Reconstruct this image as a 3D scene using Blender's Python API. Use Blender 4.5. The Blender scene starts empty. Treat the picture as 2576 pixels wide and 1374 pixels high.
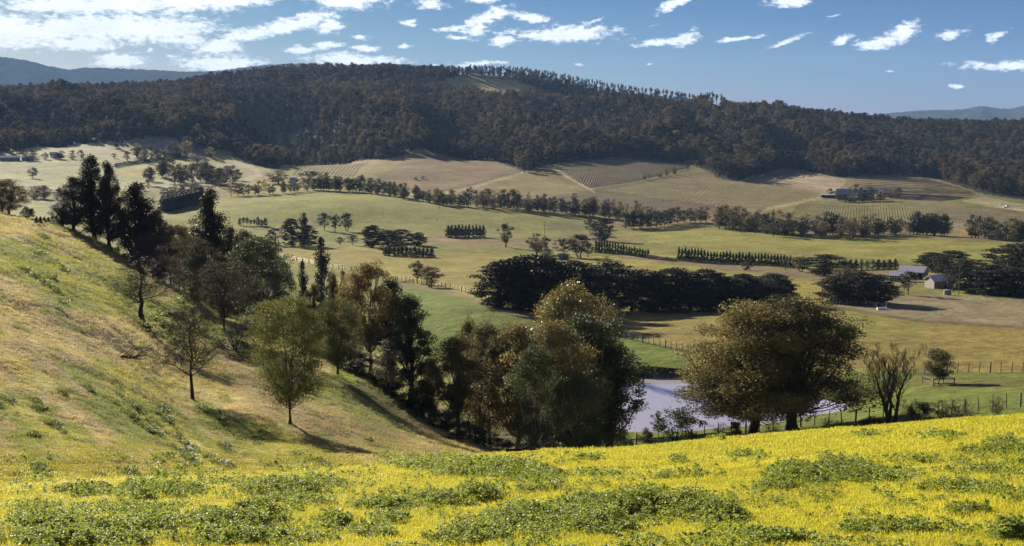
import bpy, math, random
import numpy as np
from math import radians as R_, pi, sin, cos, atan2, sqrt
rng = np.random.default_rng(7)
random.seed(7)
scene = bpy.context.scene
# ------------------------------------------------------------------ camera
PITCH = 6.6
F = 3109.6            # focal length in the 2576 px wide photo coordinates used below
CP, SP = cos(R_(PITCH)), sin(R_(PITCH))
cam = bpy.data.cameras.new('camera'); cam.sensor_width = 36; cam.lens = 36 * F / 2576
cam.clip_start = 0.1; cam.clip_end = 60000
camo = bpy.data.objects.new('camera', cam); scene.collection.objects.link(camo)
camo.location = (0, 0, 0); camo.rotation_euler = (R_(90 - PITCH), 0, 0)
scene.camera = camo
# ------------------------------------------------------------------ light
SUN_AZ, SUN_EL = -31.0, 19.0       # azimuth measured from +Y towards +X
scene.view_settings.view_transform = 'Standard'
scene.view_settings.look = 'None'
scene.view_settings.gamma = 1
scene.view_settings.exposure = 1.4
scene.cycles.volume_bounces = 0
scene.cycles.max_bounces = 6
scene.cycles.diffuse_bounces = 3
scene.cycles.glossy_bounces = 2
scene.cycles.transmission_bounces = 3
sl = bpy.data.lights.new('sun', 'SUN'); sl.energy = 5.0; sl.angle = R_(0.53); sl.color = (1.0, 0.90, 0.75)
so = bpy.data.objects.new('sun', sl); scene.collection.objects.link(so)
sv = np.array([sin(R_(SUN_AZ)) * cos(R_(SUN_EL)), cos(R_(SUN_AZ)) * cos(R_(SUN_EL)), sin(R_(SUN_EL))])
so.rotation_euler = (R_(90 - SUN_EL), 0, R_(-SUN_AZ) + pi)
import mathutils
so.rotation_euler = mathutils.Vector(sv).to_track_quat('Z', 'Y').to_euler()


class NT:
    """small helper for node trees"""
    def __init__(s, tree): s.t = tree; s.n = tree.nodes; s.l = tree.links
    def add(s, typ, **kw):
        nd = s.n.new(typ)
        ins = kw.pop('ins', None)
        for k, v in kw.items(): setattr(nd, k, v)
        if ins:
            for k, v in ins.items():
                if hasattr(v, 'is_output') or isinstance(v, bpy.types.NodeSocket): s.l.new(v, nd.inputs[k])
                else: nd.inputs[k].default_value = v
        return nd
    def m(s, op, a, b=None, c=None, clamp=False):
        ins = {0: a}
        if b is not None: ins[1] = b
        if c is not None: ins[2] = c
        return s.add('ShaderNodeMath', operation=op, use_clamp=clamp, ins=ins).outputs[0]
    def mr(s, v, a, b, c=0.0, d=1.0, interp='LINEAR'):
        return s.add('ShaderNodeMapRange', interpolation_type=interp, ins={0: v, 1: a, 2: b, 3: c, 4: d}).outputs[0]
    def mix(s, f, a, b, blend='MIX'):
        nd = s.add('ShaderNodeMix', data_type='RGBA', blend_type=blend)
        for i, v in ((0, f), (6, a), (7, b)):
            if isinstance(v, bpy.types.NodeSocket): s.l.new(v, nd.inputs[i])
            else: nd.inputs[i].default_value = v if i == 0 or len(v) == 4 else (*v, 1)
        return nd.outputs[2]
    def noise(s, vec, scale, detail=4, rough=0.55, dist=0.0, out=0):
        nd = s.add('ShaderNodeTexNoise', ins={'Scale': scale, 'Detail': detail, 'Roughness': rough, 'Distortion': dist})
        if vec is not None: s.l.new(vec, nd.inputs['Vector'])
        return nd.outputs[out]


def px_dir(px, py):
    a = (np.asarray(px, float) - 1288) / F; b = (687 - np.asarray(py, float)) / F
    return a + 0 * b, CP + b * SP + 0 * a, -SP + b * CP + 0 * a
def azT(px, py):
    x, y, z = px_dir(px, py); h = np.hypot(x, y)
    return np.arctan2(x, y), -z / h
def project(x, y, z):
    d = y * CP - z * SP; u = y * SP + z * CP
    d = np.where(d > 0.1, d, np.nan)
    return 1288 + F * x / d, 687 - F * u / d

# ------------------------------------------------------------------ world: Nishita sky and the clouds of the day
world = bpy.data.worlds.new('World'); scene.world = world; world.use_nodes = True
W = NT(world.node_tree); W.n.clear()
sky = W.add('ShaderNodeTexSky', sky_type='NISHITA', sun_disc=False, sun_elevation=R_(SUN_EL), sun_rotation=R_(SUN_AZ),
            air_density=1.0, dust_density=0.2, ozone_density=3.0, altitude=600)
tc = W.add('ShaderNodeTexCoord').outputs['Generated']
sp = W.add('ShaderNodeSeparateXYZ', ins={0: tc})
az = W.m('ARCTAN2', sp.outputs[0], sp.outputs[1]); el = W.m('ARCSINE', sp.outputs[2])
p = W.add('ShaderNodeCombineXYZ', ins={0: az, 1: el, 2: 0.0}).outputs[0]
pn = W.add('ShaderNodeVectorMath', operation='MULTIPLY', ins={0: p, 1: (1.0, 2.2, 1.0)}).outputs[0]
nz = W.noise(pn, 22.0, 8, 0.62, 0.0, out=1)
off = W.add('ShaderNodeVectorMath', operation='SUBTRACT', ins={0: nz, 1: (0.5, 0.5, 0.5)}).outputs[0]
off = W.add('ShaderNodeVectorMath', operation='MULTIPLY', ins={0: off, 1: (0.035, 0.012, 0.0)}).outputs[0]
pw = W.add('ShaderNodeVectorMath', operation='ADD', ins={0: p, 1: off}).outputs[0]
CL = [(60,80,150,30,0,1),(200,70,150,30,0,1),(340,72,140,34,0,1),(450,68,90,22,-4,1),(215,112,85,14,0,1),(30,60,60,22,0,1),
 (150,12,110,18,0,1),(300,8,140,24,0,1),(470,6,130,20,0,1),(600,2,110,15,-5,1),(870,5,85,15,0,1),(1075,8,34,11,0,1),
 (640,82,72,15,-8,1),(735,58,95,17,-14,1),(828,62,34,18,-10,1),(540,112,62,18,0,1),(470,98,40,10,0,1),(555,157,97,18,0,1),(297,153,54,15,0,1),
 (750,126,38,10,0,1),(830,118,42,9,-6,1),(918,121,30,7,0,1),(895,148,108,12,0,1),(1030,55,20,7,0,1),(1025,112,22,5,0,.8),
 (1225,45,62,15,-20,1),(1150,68,50,8,-5,.85),(1200,78,32,13,-20,1),(1330,46,58,12,5,.95),(1150,92,26,5,0,.9),
 (1450,82,92,18,0,1),(1400,92,120,12,0,1),(1268,102,36,10,-12,1),(1210,1,32,8,0,1),(1705,8,48,10,-22,1),(1990,3,55,11,0,1),
 (1718,95,40,13,-12,1),(1650,105,58,9,-4,1),(1870,97,62,6,-8,.75),(1975,108,55,6,-18,.75),(2112,102,30,10,-20,.95),
 (2215,108,56,12,-4,1),(2258,88,46,17,-28,1),(2380,88,40,13,-12,.75),(2515,92,30,14,-10,.75),(2545,165,105,10,0,1),(2395,212,18,4,0,.9),
 (1457,161,16,4,0,.75),(1625,163,15,4,0,.75),(2240,177,14,4,0,.7),(1210,160,46,6,0,1),(1106,168,18,7,0,1),(40,120,20,6,0,.8),(440,140,22,5,0,.7),(385,126,20,6,0,.7),
 (905,95,30,5,0,.7),(1490,50,40,5,-8,.6),(1640,60,30,4,-10,.5),(2100,40,30,4,-10,.5)]
dmin = None
for cx, cy, rx, ry, rot, s_ in CL:
    a_, t_ = azT(cx, cy); e_ = -math.atan(t_)
    mp = W.add('ShaderNodeMapping', vector_type='TEXTURE', ins={'Vector': pw, 'Location': (float(a_), float(e_), 0), 'Rotation': (0, 0, R_(-rot)), 'Scale': (rx / F * 1.12, ry / F * 1.2, 1)})
    ln = W.add('ShaderNodeVectorMath', operation='LENGTH', ins={0: mp.outputs[0]}).outputs['Value']
    if s_ < 1: ln = W.m('ADD', ln, (1 - s_) * 1.1)
    dmin = ln if dmin is None else W.m('SMOOTH_MIN', dmin, ln, 0.25)
# clouds outside the photographed part of the sky: the same kind of scattered cumulus
ns2 = W.noise(pn, 5.0, 7, 0.6)
gen = W.mr(ns2, 0.50, 0.64, 2.0, 0.3)
outside = W.m('MAXIMUM', W.mr(W.m('ABSOLUTE', az), 0.46, 0.58), W.mr(el, 0.13, 0.2))
gen = W.m('ADD', gen, W.m('MULTIPLY', W.m('SUBTRACT', 1.0, outside), 3.0))
d = W.m('MINIMUM', dmin, gen)
fine = W.noise(pn, 48.0, 8, 0.62)
fine2 = W.noise(pn, 150.0, 6, 0.65)
d = W.m('ADD', d, W.m('ADD', W.m('MULTIPLY', W.m('SUBTRACT', fine, 0.5), 1.5), W.m('MULTIPLY', W.m('SUBTRACT', fine2, 0.5), 2.4)))
cov = W.mr(d, 1.2, 0.35, 0, 1, 'SMOOTHSTEP')
thick = W.mr(d, 0.7, -0.2, 0, 1)
g2 = W.noise(pn, 26.0, 6, 0.6)
shade = W.m('MULTIPLY', thick, W.mr(g2, 0.4, 0.65))
ccol = W.mix(shade, (0.80, 0.83, 0.88), (0.62, 0.66, 0.73))
SKY_K = 0.055; SKY_G = 0.50
sc_ = W.add('ShaderNodeSeparateColor', ins={0: sky.outputs[0]})
ch = [W.m('MULTIPLY', W.m('POWER', W.m('MINIMUM', sc_.outputs[i], 13.0), g_), k_ * SKY_G) for i, (k_, g_) in enumerate([(.0517, 2.15), (.112, 1.76), (1.36, .74)])]
hs = W.add('ShaderNodeCombineColor', ins={0: ch[0], 1: ch[1], 2: ch[2]})
CLOUD_K = 10.5
cc = W.mix(1.0, ccol, (CLOUD_K,) * 3, 'MULTIPLY')
skyc = W.mix(cov, hs.outputs[0], cc)
bg = W.add('ShaderNodeBackground', ins={'Color': skyc, 'Strength': SKY_K})
wo = W.add('ShaderNodeOutputWorld', ins={'Surface': bg.outputs[0]})

# ------------------------------------------------------------------ numpy noise
def _hash(ix, iy, seed):
    h = (ix.astype(np.int64) * 374761393 + iy.astype(np.int64) * 668265263 + seed * 1442695041) & 0xffffffff
    h = ((h ^ (h >> 13)) * 1274126177) & 0xffffffff
    return ((h ^ (h >> 16)) & 0xffff) / 65535.0
def vnoise(x, y, seed=0):
    ix = np.floor(x); iy = np.floor(y); fx = x - ix; fy = y - iy
    fx = fx * fx * (3 - 2 * fx); fy = fy * fy * (3 - 2 * fy)
    a = _hash(ix, iy, seed); b = _hash(ix + 1, iy, seed); c = _hash(ix, iy + 1, seed); e = _hash(ix + 1, iy + 1, seed)
    return (a * (1 - fx) + b * fx) * (1 - fy) + (c * (1 - fx) + e * fx) * fy
def fbm(x, y, oct=4, seed=0):
    s = 0; a = 0.5; t = 0
    for o in range(oct):
        s = s + a * vnoise(x * 2 ** o + 17.3 * o, y * 2 ** o - 9.1 * o, seed + o); t += a; a *= 0.55
    return s / t
def sstep(a, b, x):
    t = np.clip((x - a) / (b - a), 0, 1); return t * t * (3 - 2 * t)

# ------------------------------------------------------------------ terrain as heights over (azimuth, range)
def pchip(x, y, xi):
    x = np.asarray(x, float); y = np.asarray(y, float); h = np.diff(x); dl = np.diff(y) / h
    m = np.zeros(len(x)); m[0] = dl[0]; m[-1] = dl[-1]
    for i in range(1, len(x) - 1):
        if dl[i - 1] * dl[i] > 0:
            w1 = 2 * h[i] + h[i - 1]; w2 = h[i] + 2 * h[i - 1]; m[i] = (w1 + w2) / (w1 / dl[i - 1] + w2 / dl[i])
    xi = np.clip(xi, x[0], x[-1]); k = np.clip(np.searchsorted(x, xi) - 1, 0, len(x) - 2); t = (xi - x[k]) / h[k]
    return ((2 * t**3 - 3 * t**2 + 1) * y[k] + (t**3 - 2 * t**2 + t) * h[k] * m[k] + (-2 * t**3 + 3 * t**2) * y[k + 1] + (t**3 - t**2) * h[k] * m[k + 1])
def Tof(azv, py):
    k = (687 - py) / F; return np.cos(azv) * (SP - k * CP) / (CP + k * SP)
def az_of_px(px): return np.arctan((np.asarray(px, float) - 1288) / F / CP)
class Table:
    def __init__(s, cols):          # cols: [(px, [(r, z)...])]
        s.azs = az_of_px([c[0] for c in cols]); s.lr = np.linspace(math.log(5), math.log(15000), 900)
        g = np.array([pchip([math.log(r) for r, z in c[1]], [z for r, z in c[1]], s.lr) for c in cols])
        s.az = np.linspace(s.azs[0], s.azs[-1], 500)
        s.g = np.array([pchip(s.azs, g[:, j], s.az) for j in range(g.shape[1])]).T
    def __call__(s, a, r):
        u = (np.clip(a, s.az[0], s.az[-1]) - s.az[0]) / (s.az[1] - s.az[0]); v = (np.clip(np.log(r), s.lr[0], s.lr[-1]) - s.lr[0]) / (s.lr[1] - s.lr[0])
        i = np.clip(u.astype(int), 0, len(s.az) - 2); j = np.clip(v.astype(int), 0, len(s.lr) - 2); u = u - i; v = v - j
        g = s.g
        return (g[i, j] * (1 - u) + g[i + 1, j] * u) * (1 - v) + (g[i, j + 1] * (1 - u) + g[i + 1, j + 1] * u) * v
def zc(px, r, py): return (r, -float(Tof(az_of_px(px), py)) * r)
# valley floor and forested ridge: one row per range, photo heights for the columns below
CPX = [-300, 0, 400, 800, 1200, 1600, 2000, 2400, 2800]
CT = {100: [1400, 1400, 1400, 1400, 1380, 1370, 1330, 1290, 1230],
 130: [1300, 1290, 1270, 1230, 1160, 1128, 1093, 1048, 1005],
 160: [1170, 1160, 1140, 1110, 1075, 1078, 1050, 1000, 975],
 200: [1000, 1000, 980, 980, 935, 928, 928, 928, 925],
 250: [880, 880, 860, 850, 800, 835, 840, 850, 850],
 320: [790, 785, 770, 760, 738, 782, 778, 792, 795],
 420: [690, 690, 680, 675, 690, 708, 712, 725, 730],
 550: [615, 615, 612, 625, 640, 655, 668, 665, 665],
 700: [560, 560, 565, 585, 590, 605, 603, 606, 606],
 850: [515, 520, 525, 505, 527, 560, 560, 566, 580],
 1000: [475, 478, 480, 484, 500, 515, 525, 520, 540],
 1150: [438, 440, 450, 460, 470, 472, 480, 490, 505],
 1300: [403, 405, 415, 430, 430, 430, 452, 464, 475],
 1500: [362, 365, 375, 398, 395, 398, 430, 440, 450],
 1700: [325, 330, 335, 360, 365, 370, 395, 415, 415],
 1900: [288, 290, 288, 312, 322, 335, 350, 368, 365],
 2100: [262, 262, 254, 252, 264, 281, 297, 326, 318],
 2260: [256, 252, 242, 216, 226, 292, 316, 330, 320],
 2450: [248, 241, 226, 182, 188, 242, 300, 324, 312]}
cols = []
for i, px in enumerate(CPX):
    rows = [(5, -60.0), (60, -52.0)] + [zc(px, r, CT[r][i]) for r in sorted(CT)]
    zt = rows[-1][1]
    rows += [(2900, zt - 50), (3600, -50.0), (15000, -60.0)]
    cols.append((px, rows))
TC = Table(cols)
def bcol(px, st):
    rows = [zc(px, r, y) for r, y in st]
    r0, z0 = rows[0]; r1, z1 = rows[-1]
    return (px, [(5, z0 - 30), (r0 * 0.6, z0 - 5)] + rows + [(r1 * 1.12, z1 - 3.0), (r1 * 1.4, z1 - 17), (r1 * 2.0, -62.0), (15000, -140.0)])
TB = Table([bcol(-700, [(36, 1270), (55, 985), (75, 800), (100, 640), (135, 510), (190, 430)]),
 bcol(0, [(38, 1235), (55, 1035), (75, 875), (100, 740), (135, 625), (190, 537)]),
 bcol(250, [(40, 1225), (55, 1075), (75, 940), (100, 820), (135, 705), (185, 612)]),
 bcol(485, [(42, 1215), (60, 1125), (75, 1062), (92, 985), (115, 880), (150, 752)]),
 bcol(730, [(42, 1205), (60, 1150), (80, 1062), (100, 975), (130, 860)]),
 bcol(900, [(42, 1196), (60, 1158), (80, 1095), (100, 1015), (116, 952)]),
 bcol(1100, [(45, 1190), (60, 1172), (80, 1138), (100, 1096), (110, 1078)]),
 bcol(1280, [(45, 1180), (60, 1185), (80, 1172), (100, 1155)]),
 bcol(1450, [(45, 1190), (60, 1215), (80, 1240), (100, 1260)]),
 bcol(1800, [(45, 1250), (60, 1300), (80, 1340), (100, 1370)])])
# foreground spur: convex, its crest drawn from the photograph
_ax = az_of_px([-800, -400, 0, 450, 900, 1300, 1500, 1700, 1900, 2100, 2300, 2576, 3000, 3600])
_ay = np.array([1345, 1290, 1237, 1213, 1192, 1158, 1139, 1120, 1101, 1085, 1068, 1046, 1012, 960.])
_ar = np.array([34, 34, 35, 40, 46, 52, 58, 66, 72, 74, 74, 74, 74, 74.])
_T = Tof(_ax, _ay)
_axx = np.concatenate([[-pi, -1.6], _ax, [1.6, pi]]); _TT = np.concatenate([[-0.15, 0.05], _T, [0.05, -0.15]]); _RR = np.concatenate([[60, 45], _ar, [74, 60]])
EYE = 1.75
def zA(a, r):
    T = np.interp(a, _axx, _TT); rc = np.interp(a, _axx, _RR)
    c = EYE / rc**2; b = T - 2 * EYE / rc
    return -(EYE + np.where(b < 0, b * np.minimum(r, 150), b * r) + np.minimum(c * r * r, c * rc * rc * 9 + 0.35 * np.maximum(r - 3 * rc, 0)))
def smax(a, b, k):
    h = np.clip(0.5 + 0.5 * (a - b) / k, 0, 1); return b + (a - b) * h + k * h * (1 - h)
POND_PX = [(1480, 1072), (1490, 1045), (1520, 1010), (1560, 975), (1600, 951), (1727, 951), (1850, 962), (1960, 985), (2040, 1003), (2100, 1013), (2142, 1020),
           (2110, 1034), (2040, 1044), (1960, 1060), (1850, 1072), (1740, 1082), (1640, 1086), (1560, 1083)]
PZ = -38.0
def px_on_plane(px, py, z):
    x, y, zz = px_dir(px, py); t = z / zz; return x * t, y * t
POND = np.array([px_on_plane(a, b, PZ) for a, b in POND_PX])
def pip(x, y, poly):
    x = np.asarray(x); inside = np.zeros(x.shape, bool); n = len(poly)
    for i in range(n):
        x0, y0 = poly[i]; x1, y1 = poly[(i + 1) % n]
        c = ((y0 > y) != (y1 > y)); den = (y1 - y0) if y1 != y0 else 1e-9
        inside ^= c & (x < (x1 - x0) * (y - y0) / den + x0)
    return inside
def segdist(x, y, pts, closed=False):
    dm = np.full(np.shape(x), 1e9); n = len(pts)
    for i in range(n if closed else n - 1):
        x0, y0 = pts[i]; x1, y1 = pts[(i + 1) % n]; dx, dy = x1 - x0, y1 - y0
        t = np.clip(((x - x0) * dx + (y - y0) * dy) / (dx * dx + dy * dy + 1e-9), 0, 1)
        dm = np.minimum(dm, np.hypot(x - x0 - t * dx, y - y0 - t * dy))
    return dm
def height_raw(a, r):
    x = r * np.sin(a); y = r * np.cos(a)
    A = zA(a, r); Bz = TB(a, r); Cz = TC(a, r)
    # spurs and gullies of the ridge
    k = sstep(1350, 1750, r)
    rid = 1 - np.abs(2 * fbm(a * 9 + 3.3 + np.log(r) * 1.5, np.log(r) * 2.0, 3, 5) - 1)
    rgt = sstep(.17, .30, a)
    Cz = Cz + k * (rid - 0.68) * 125 * (1 - sstep(1850 - 250 * rgt, 2250 - 250 * rgt, r) * 0.94) * (1 - .35 * rgt)
    Cz = Cz + (fbm(x / 60, y / 60, 3, 2) - 0.5) * 2.4 * sstep(230, 500, r) * (1 - 0.5 * k)
    Bz = Bz + (fbm(x / 14, y / 14, 4, 11) - 0.5) * 1.5 * sstep(30, 60, r) + (fbm(x / 2.2, y / 2.2, 3, 12) - 0.5) * 0.28
    A = A + (fbm(x / 5, y / 5, 4, 21) - 0.5) * 0.5 * sstep(4, 20, r) * (1 - sstep(85, 120, r))
    z = smax(smax(A, Bz, 1.0), Cz, 1.0)
    near = (r > 130) & (r < 230) & (np.abs(a) < 0.6)
    if near.any():
        xn, yn = x[near], y[near]; dd = segdist(xn, yn, POND, True); ins = pip(xn, yn, POND); zn = z[near]
        sd = np.where(ins, -dd, dd)
        floor_ = PZ - 1.5 * sstep(0.3, -3.0, sd)
        far = (yn > 178)
        bank = np.where(far, PZ + 1.5, PZ + 0.25)
        w = 1 - sstep(1.0, 9.0, sd)
        zo = zn * (1 - w) + bank * w
        zo = np.where(sd < 2.2, PZ + (bank - PZ) * sstep(0.0, 2.2, sd) + 0.0, zo)
        z[near] = np.where(ins, floor_, np.where(sd < 9, zo, zn))
    lay = np.where(Cz > np.maximum(A, Bz), 2, np.where(Bz > A, 1, 0))
    return z, lay
AZ = np.concatenate([np.linspace(-pi, -0.95, 22)[:-1], np.linspace(-0.95, -0.47, 26)[:-1], np.linspace(-0.47, 0.47, 600), np.linspace(0.47, 0.95, 26)[1:], np.linspace(0.95, pi, 22)[1:]])
RR = np.concatenate([np.linspace(0.5, 8, 8)[:-1], np.geomspace(8, 2700, 570), np.geomspace(2700, 13500, 20)[1:]])
_A, _R = np.meshgrid(AZ, RR, indexing='ij')
HZ, LAY = height_raw(_A, np.maximum(_R, 1.0))
AZP = 0
def hz(x, y):
    a = np.arctan2(x, y); r = np.hypot(x, y)
    i = np.clip(np.searchsorted(AZ, a) - 1, 0, len(AZ) - 2); j = np.clip(np.searchsorted(RR, r) - 1, 0, len(RR) - 2)
    u = (a - AZ[i]) / (AZ[i + 1] - AZ[i]); v = np.clip((r - RR[j]) / (RR[j + 1] - RR[j]), 0, 1)
    return (HZ[i, j] * (1 - u) + HZ[i + 1, j] * u) * (1 - v) + (HZ[i, j + 1] * (1 - u) + HZ[i + 1, j + 1] * u) * v
def layer(x, y):
    a = np.arctan2(x, y); r = np.hypot(x, y)
    return LAY[np.clip(np.searchsorted(AZ, a), 0, len(AZ) - 1), np.clip(np.searchsorted(RR, r), 0, len(RR) - 1)]
_rs = np.geomspace(6, 2700, 700)
def cast(px, py, rmin=6, rmax=2700):
    """world points where rays through photo pixels meet the ground, and their range (nan if none)"""
    px = np.atleast_1d(np.asarray(px, float)); py = np.atleast_1d(np.asarray(py, float)) + 0 * px
    a, T = azT(px, py); out = np.full((len(px), 3), np.nan); rr = np.full(len(px), np.nan)
    for s in range(0, len(px), 4000):
        aa = a[s:s + 4000, None]; tt = T[s:s + 4000, None]; r = _rs[None, :]
        g = hz(r * np.sin(aa), r * np.cos(aa)) + tt * r
        ok = (g >= 0) & (r >= rmin) & (r <= rmax)
        hit = ok.any(1); k = np.where(hit, ok.argmax(1), 1); k = np.maximum(k, 1); ii = np.arange(len(k))
        g1 = g[ii, k]; g0 = g[ii, k - 1]; f = np.clip(g0 / np.where(np.abs(g0 - g1) < 1e-9, 1e-9, g0 - g1), 0, 1)
        rq = _rs[k - 1] + f * (_rs[k] - _rs[k - 1])
        rq = np.where(hit, rq, np.nan); rr[s:s + 4000] = rq
    out[:, 0] = rr * np.sin(a); out[:, 1] = rr * np.cos(a); q = ~np.isnan(rr)
    out[q, 2] = hz(out[q, 0], out[q, 1])
    return out, rr
def ground(x, y): return float(hz(np.array([x], float), np.array([y], float))[0])

# ------------------------------------------------------------------ mesh helpers
def new_mesh(name, V, faces, mats=(), mi=None, tint=None, smooth=False, col=None):
    """faces: list of int arrays (n,k)"""
    me = bpy.data.meshes.new(name)
    V = np.asarray(V, np.float32); me.vertices.add(len(V)); me.vertices.foreach_set('co', V.ravel())
    fl = [f for f in faces if len(f)]
    li = np.concatenate([f.ravel() for f in fl]).astype(np.int32)
    tot = np.concatenate([np.full(len(f), f.shape[1], np.int32) for f in fl]); st = np.concatenate([[0], np.cumsum(tot)[:-1]]).astype(np.int32)
    me.loops.add(len(li)); me.loops.foreach_set('vertex_index', li)
    me.polygons.add(len(tot)); me.polygons.foreach_set('loop_start', st); me.polygons.foreach_set('loop_total', tot)
    for m in mats: me.materials.append(m)
    if mi is not None: me.polygons.foreach_set('material_index', np.asarray(mi, np.int32))
    me.polygons.foreach_set('use_smooth', np.full(len(tot), smooth))
    me.update(calc_edges=True)
    if tint is not None:
        at = me.attributes.new('tint', 'FLOAT', 'POINT'); at.data.foreach_set('value', np.asarray(tint, np.float32))
    if col is not None:
        at = me.attributes.new('Col', 'FLOAT_COLOR', 'POINT'); at.data.foreach_set('color', np.asarray(col, np.float32).ravel())
    return me
def link(name, data, parent=None, **props):
    o = bpy.data.objects.new(name, data); scene.collection.objects.link(o)
    if parent is not None: o.parent = parent
    for k, v in props.items(): o[k] = v
    return o
def root(name, loc, label, cat, group=None, rz=0.0, scale=(1, 1, 1)):
    o = bpy.data.objects.new(name, None); scene.collection.objects.link(o); o.location = loc; o.rotation_euler = (0, 0, rz); o.scale = scale
    o.empty_display_size = 0.5; o['label'] = label; o['category'] = cat
    if group: o['group'] = group
    return o
class MB:
    def __init__(s): s.V = []; s.F = []; s.n = 0
    def add(s, V, F):
        V = np.asarray(V, float); s.V.append(V); s.F.append(np.asarray(F) + s.n); s.n += len(V)
    def box(s, c, size, rz=0.0, top=None):
        x, y, z = np.array(size) / 2; tx, ty = (1, 1) if top is None else top
        v = np.array([(-x, -y, -z), (x, -y, -z), (x, y, -z), (-x, y, -z), (-x * tx, -y * ty, z), (x * tx, -y * ty, z), (x * tx, y * ty, z), (-x * tx, y * ty, z)])
        if rz: c_, s_ = cos(rz), sin(rz); v = np.stack([v[:, 0] * c_ - v[:, 1] * s_, v[:, 0] * s_ + v[:, 1] * c_, v[:, 2]], 1)
        s.add(v + np.array(c), [(0, 3, 2, 1), (4, 5, 6, 7), (0, 1, 5, 4), (1, 2, 6, 5), (2, 3, 7, 6), (3, 0, 4, 7)])
    def quad(s, a, b, c, d): s.add([a, b, c, d], [(0, 1, 2, 3)])
    def bar(s, p0, p1, r0, r1=None, sides=6):
        P = np.array([[p0, p1]], float); r1 = r0 if r1 is None else r1
        V, Fq = tubes(P, np.array([[r0, r1]]), sides, cap=True); s.V.append(V)
        s.F.append(Fq + s.n); s.n += len(V)
    def mesh(s, name, mats, smooth=False):
        return new_mesh(name, np.concatenate(s.V), [f for f in s.F], mats, smooth=smooth)
def tubes(P, Rd, sides=5, cap=False):
    """P (m,n,3) paths, Rd (m,n) radii -> verts, quads"""
    m, n, _ = P.shape; d = P[:, -1] - P[:, 0]; d /= (np.linalg.norm(d, axis=1, keepdims=True) + 1e-9)
    ref = np.where(np.abs(d[:, 2:3]) > 0.8, np.array([[1.0, 0, 0]]), np.array([[0, 0, 1.0]]))
    u = np.cross(d, ref); u /= (np.linalg.norm(u, axis=1, keepdims=True) + 1e-9); w = np.cross(d, u)
    t = np.arange(sides) * 2 * pi / sides
    ring = (u[:, None, :] * np.cos(t)[None, :, None] + w[:, None, :] * np.sin(t)[None, :, None])
    V = P[:, :, None, :] + ring[:, None, :, :] * Rd[:, :, None, None]
    V = V.reshape(-1, 3)
    base = (np.arange(m)[:, None, None] * n + np.arange(n - 1)[None, :, None]) * sides
    k = np.arange(sides)[None, None, :]; k2 = (k + 1) % sides
    Q = np.stack([base + k, base + k2, base + sides + k2, base + sides + k], -1).reshape(-1, 4)
    return V, Q
# ------------------------------------------------------------------ materials
def material(name):
    m = bpy.data.materials.new(name); m.use_nodes = True; t = NT(m.node_tree); t.n.clear(); return m, t
def out(t, surf=None, vol=None):
    o = t.add('ShaderNodeOutputMaterial')
    if surf is not None: t.l.new(surf, o.inputs['Surface'])
    if vol is not None: t.l.new(vol, o.inputs['Volume'])
def simple(name, col, rough=0.8, metal=0.0, var=0.25, scale=3.0, bump=0.0, col2=None):
    m, t = material(name); P = t.add('ShaderNodeTexCoord').outputs['Object']
    n = t.noise(P, scale, 5, 0.6)
    c = t.mix(t.mr(n, 0.3, 0.7), tuple(x * (1 - var) for x in col), col2 or tuple(min(1, x * (1 + var)) for x in col))
    b = t.add('ShaderNodeBsdfPrincipled', ins={'Base Color': c, 'Roughness': rough, 'Metallic': metal})
    if bump:
        t.l.new(t.add('ShaderNodeBump', ins={'Strength': bump, 'Distance': 0.05, 'Height': n}).outputs[0], b.inputs['Normal'])
    out(t, b.outputs[0]); return m
def leafmat(name, c1, c2, transl=0.35, rough=0.5, spec=0.4, tcol=None, world_var=None, brv=0.4):
    m, t = material(name)
    a = t.add('ShaderNodeAttribute', attribute_name='tint').outputs['Fac']
    oi = t.add('ShaderNodeObjectInfo').outputs['Random']
    f = t.m('ADD', a, t.m('MULTIPLY', t.m('SUBTRACT', oi, 0.5), 0.5), clamp=True)
    if world_var:
        gp = t.add('ShaderNodeNewGeometry').outputs['Position']
        f = t.m('ADD', f, t.m('MULTIPLY', t.m('SUBTRACT', t.noise(gp, world_var, 3), 0.5), 1.6), clamp=True)
    c = t.mix(f, c1, c2)
    br = t.m('MULTIPLY_ADD', oi, brv, 1.0 - brv / 2)
    c = t.mix(1.0, c, t.add('ShaderNodeCombineColor', ins={0: br, 1: br, 2: br}).outputs[0], 'MULTIPLY')
    b = t.add('ShaderNodeBsdfPrincipled', ins={'Base Color': c, 'Roughness': rough, 'Specular IOR Level': spec})
    tr = t.add('ShaderNodeBsdfTranslucent', ins={'Color': t.mix(0.5, c, tcol) if tcol else c})
    mx = t.add('ShaderNodeMixShader', ins={0: transl, 1: b.outputs[0], 2: tr.outputs[0]})
    out(t, mx.outputs[0]); return m
M = {}
M['gum'] = leafmat('gum_leaves', (.05, .046, .017), (.215, .17, .058), .40, .6, .25)
M['gumwarm'] = leafmat('warm_olive_leaves', (.06, .055, .019), (.235, .19, .06), .40, .6, .15)
M['gumrust'] = leafmat('rusty_gum_leaves', (.065, .056, .02), (.22, .165, .056), .35, .6, .25)
M['gumgreen'] = leafmat('green_gum_leaves', (.03, .045, .016), (.08, .10, .03), .28, .6, .25)
M['dark'] = leafmat('dark_gum_leaves', (.022, .027, .014), (.07, .062, .028), .22, .55, .3)
M['wattle'] = leafmat('wattle_leaves', (.055, .062, .018), (.155, .15, .042), .38, .6, .2)
M['olive'] = leafmat('olive_leaves', (.05, .047, .026), (.11, .095, .048), .32, .7, .12)
M['gold'] = leafmat('golden_leaves', (.11, .10, .02), (.34, .26, .06), .40, .45, .4)
M['cypress'] = leafmat('cypress_leaves', (.014, .017, .010), (.055, .052, .024), .14, .7, .2)
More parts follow.
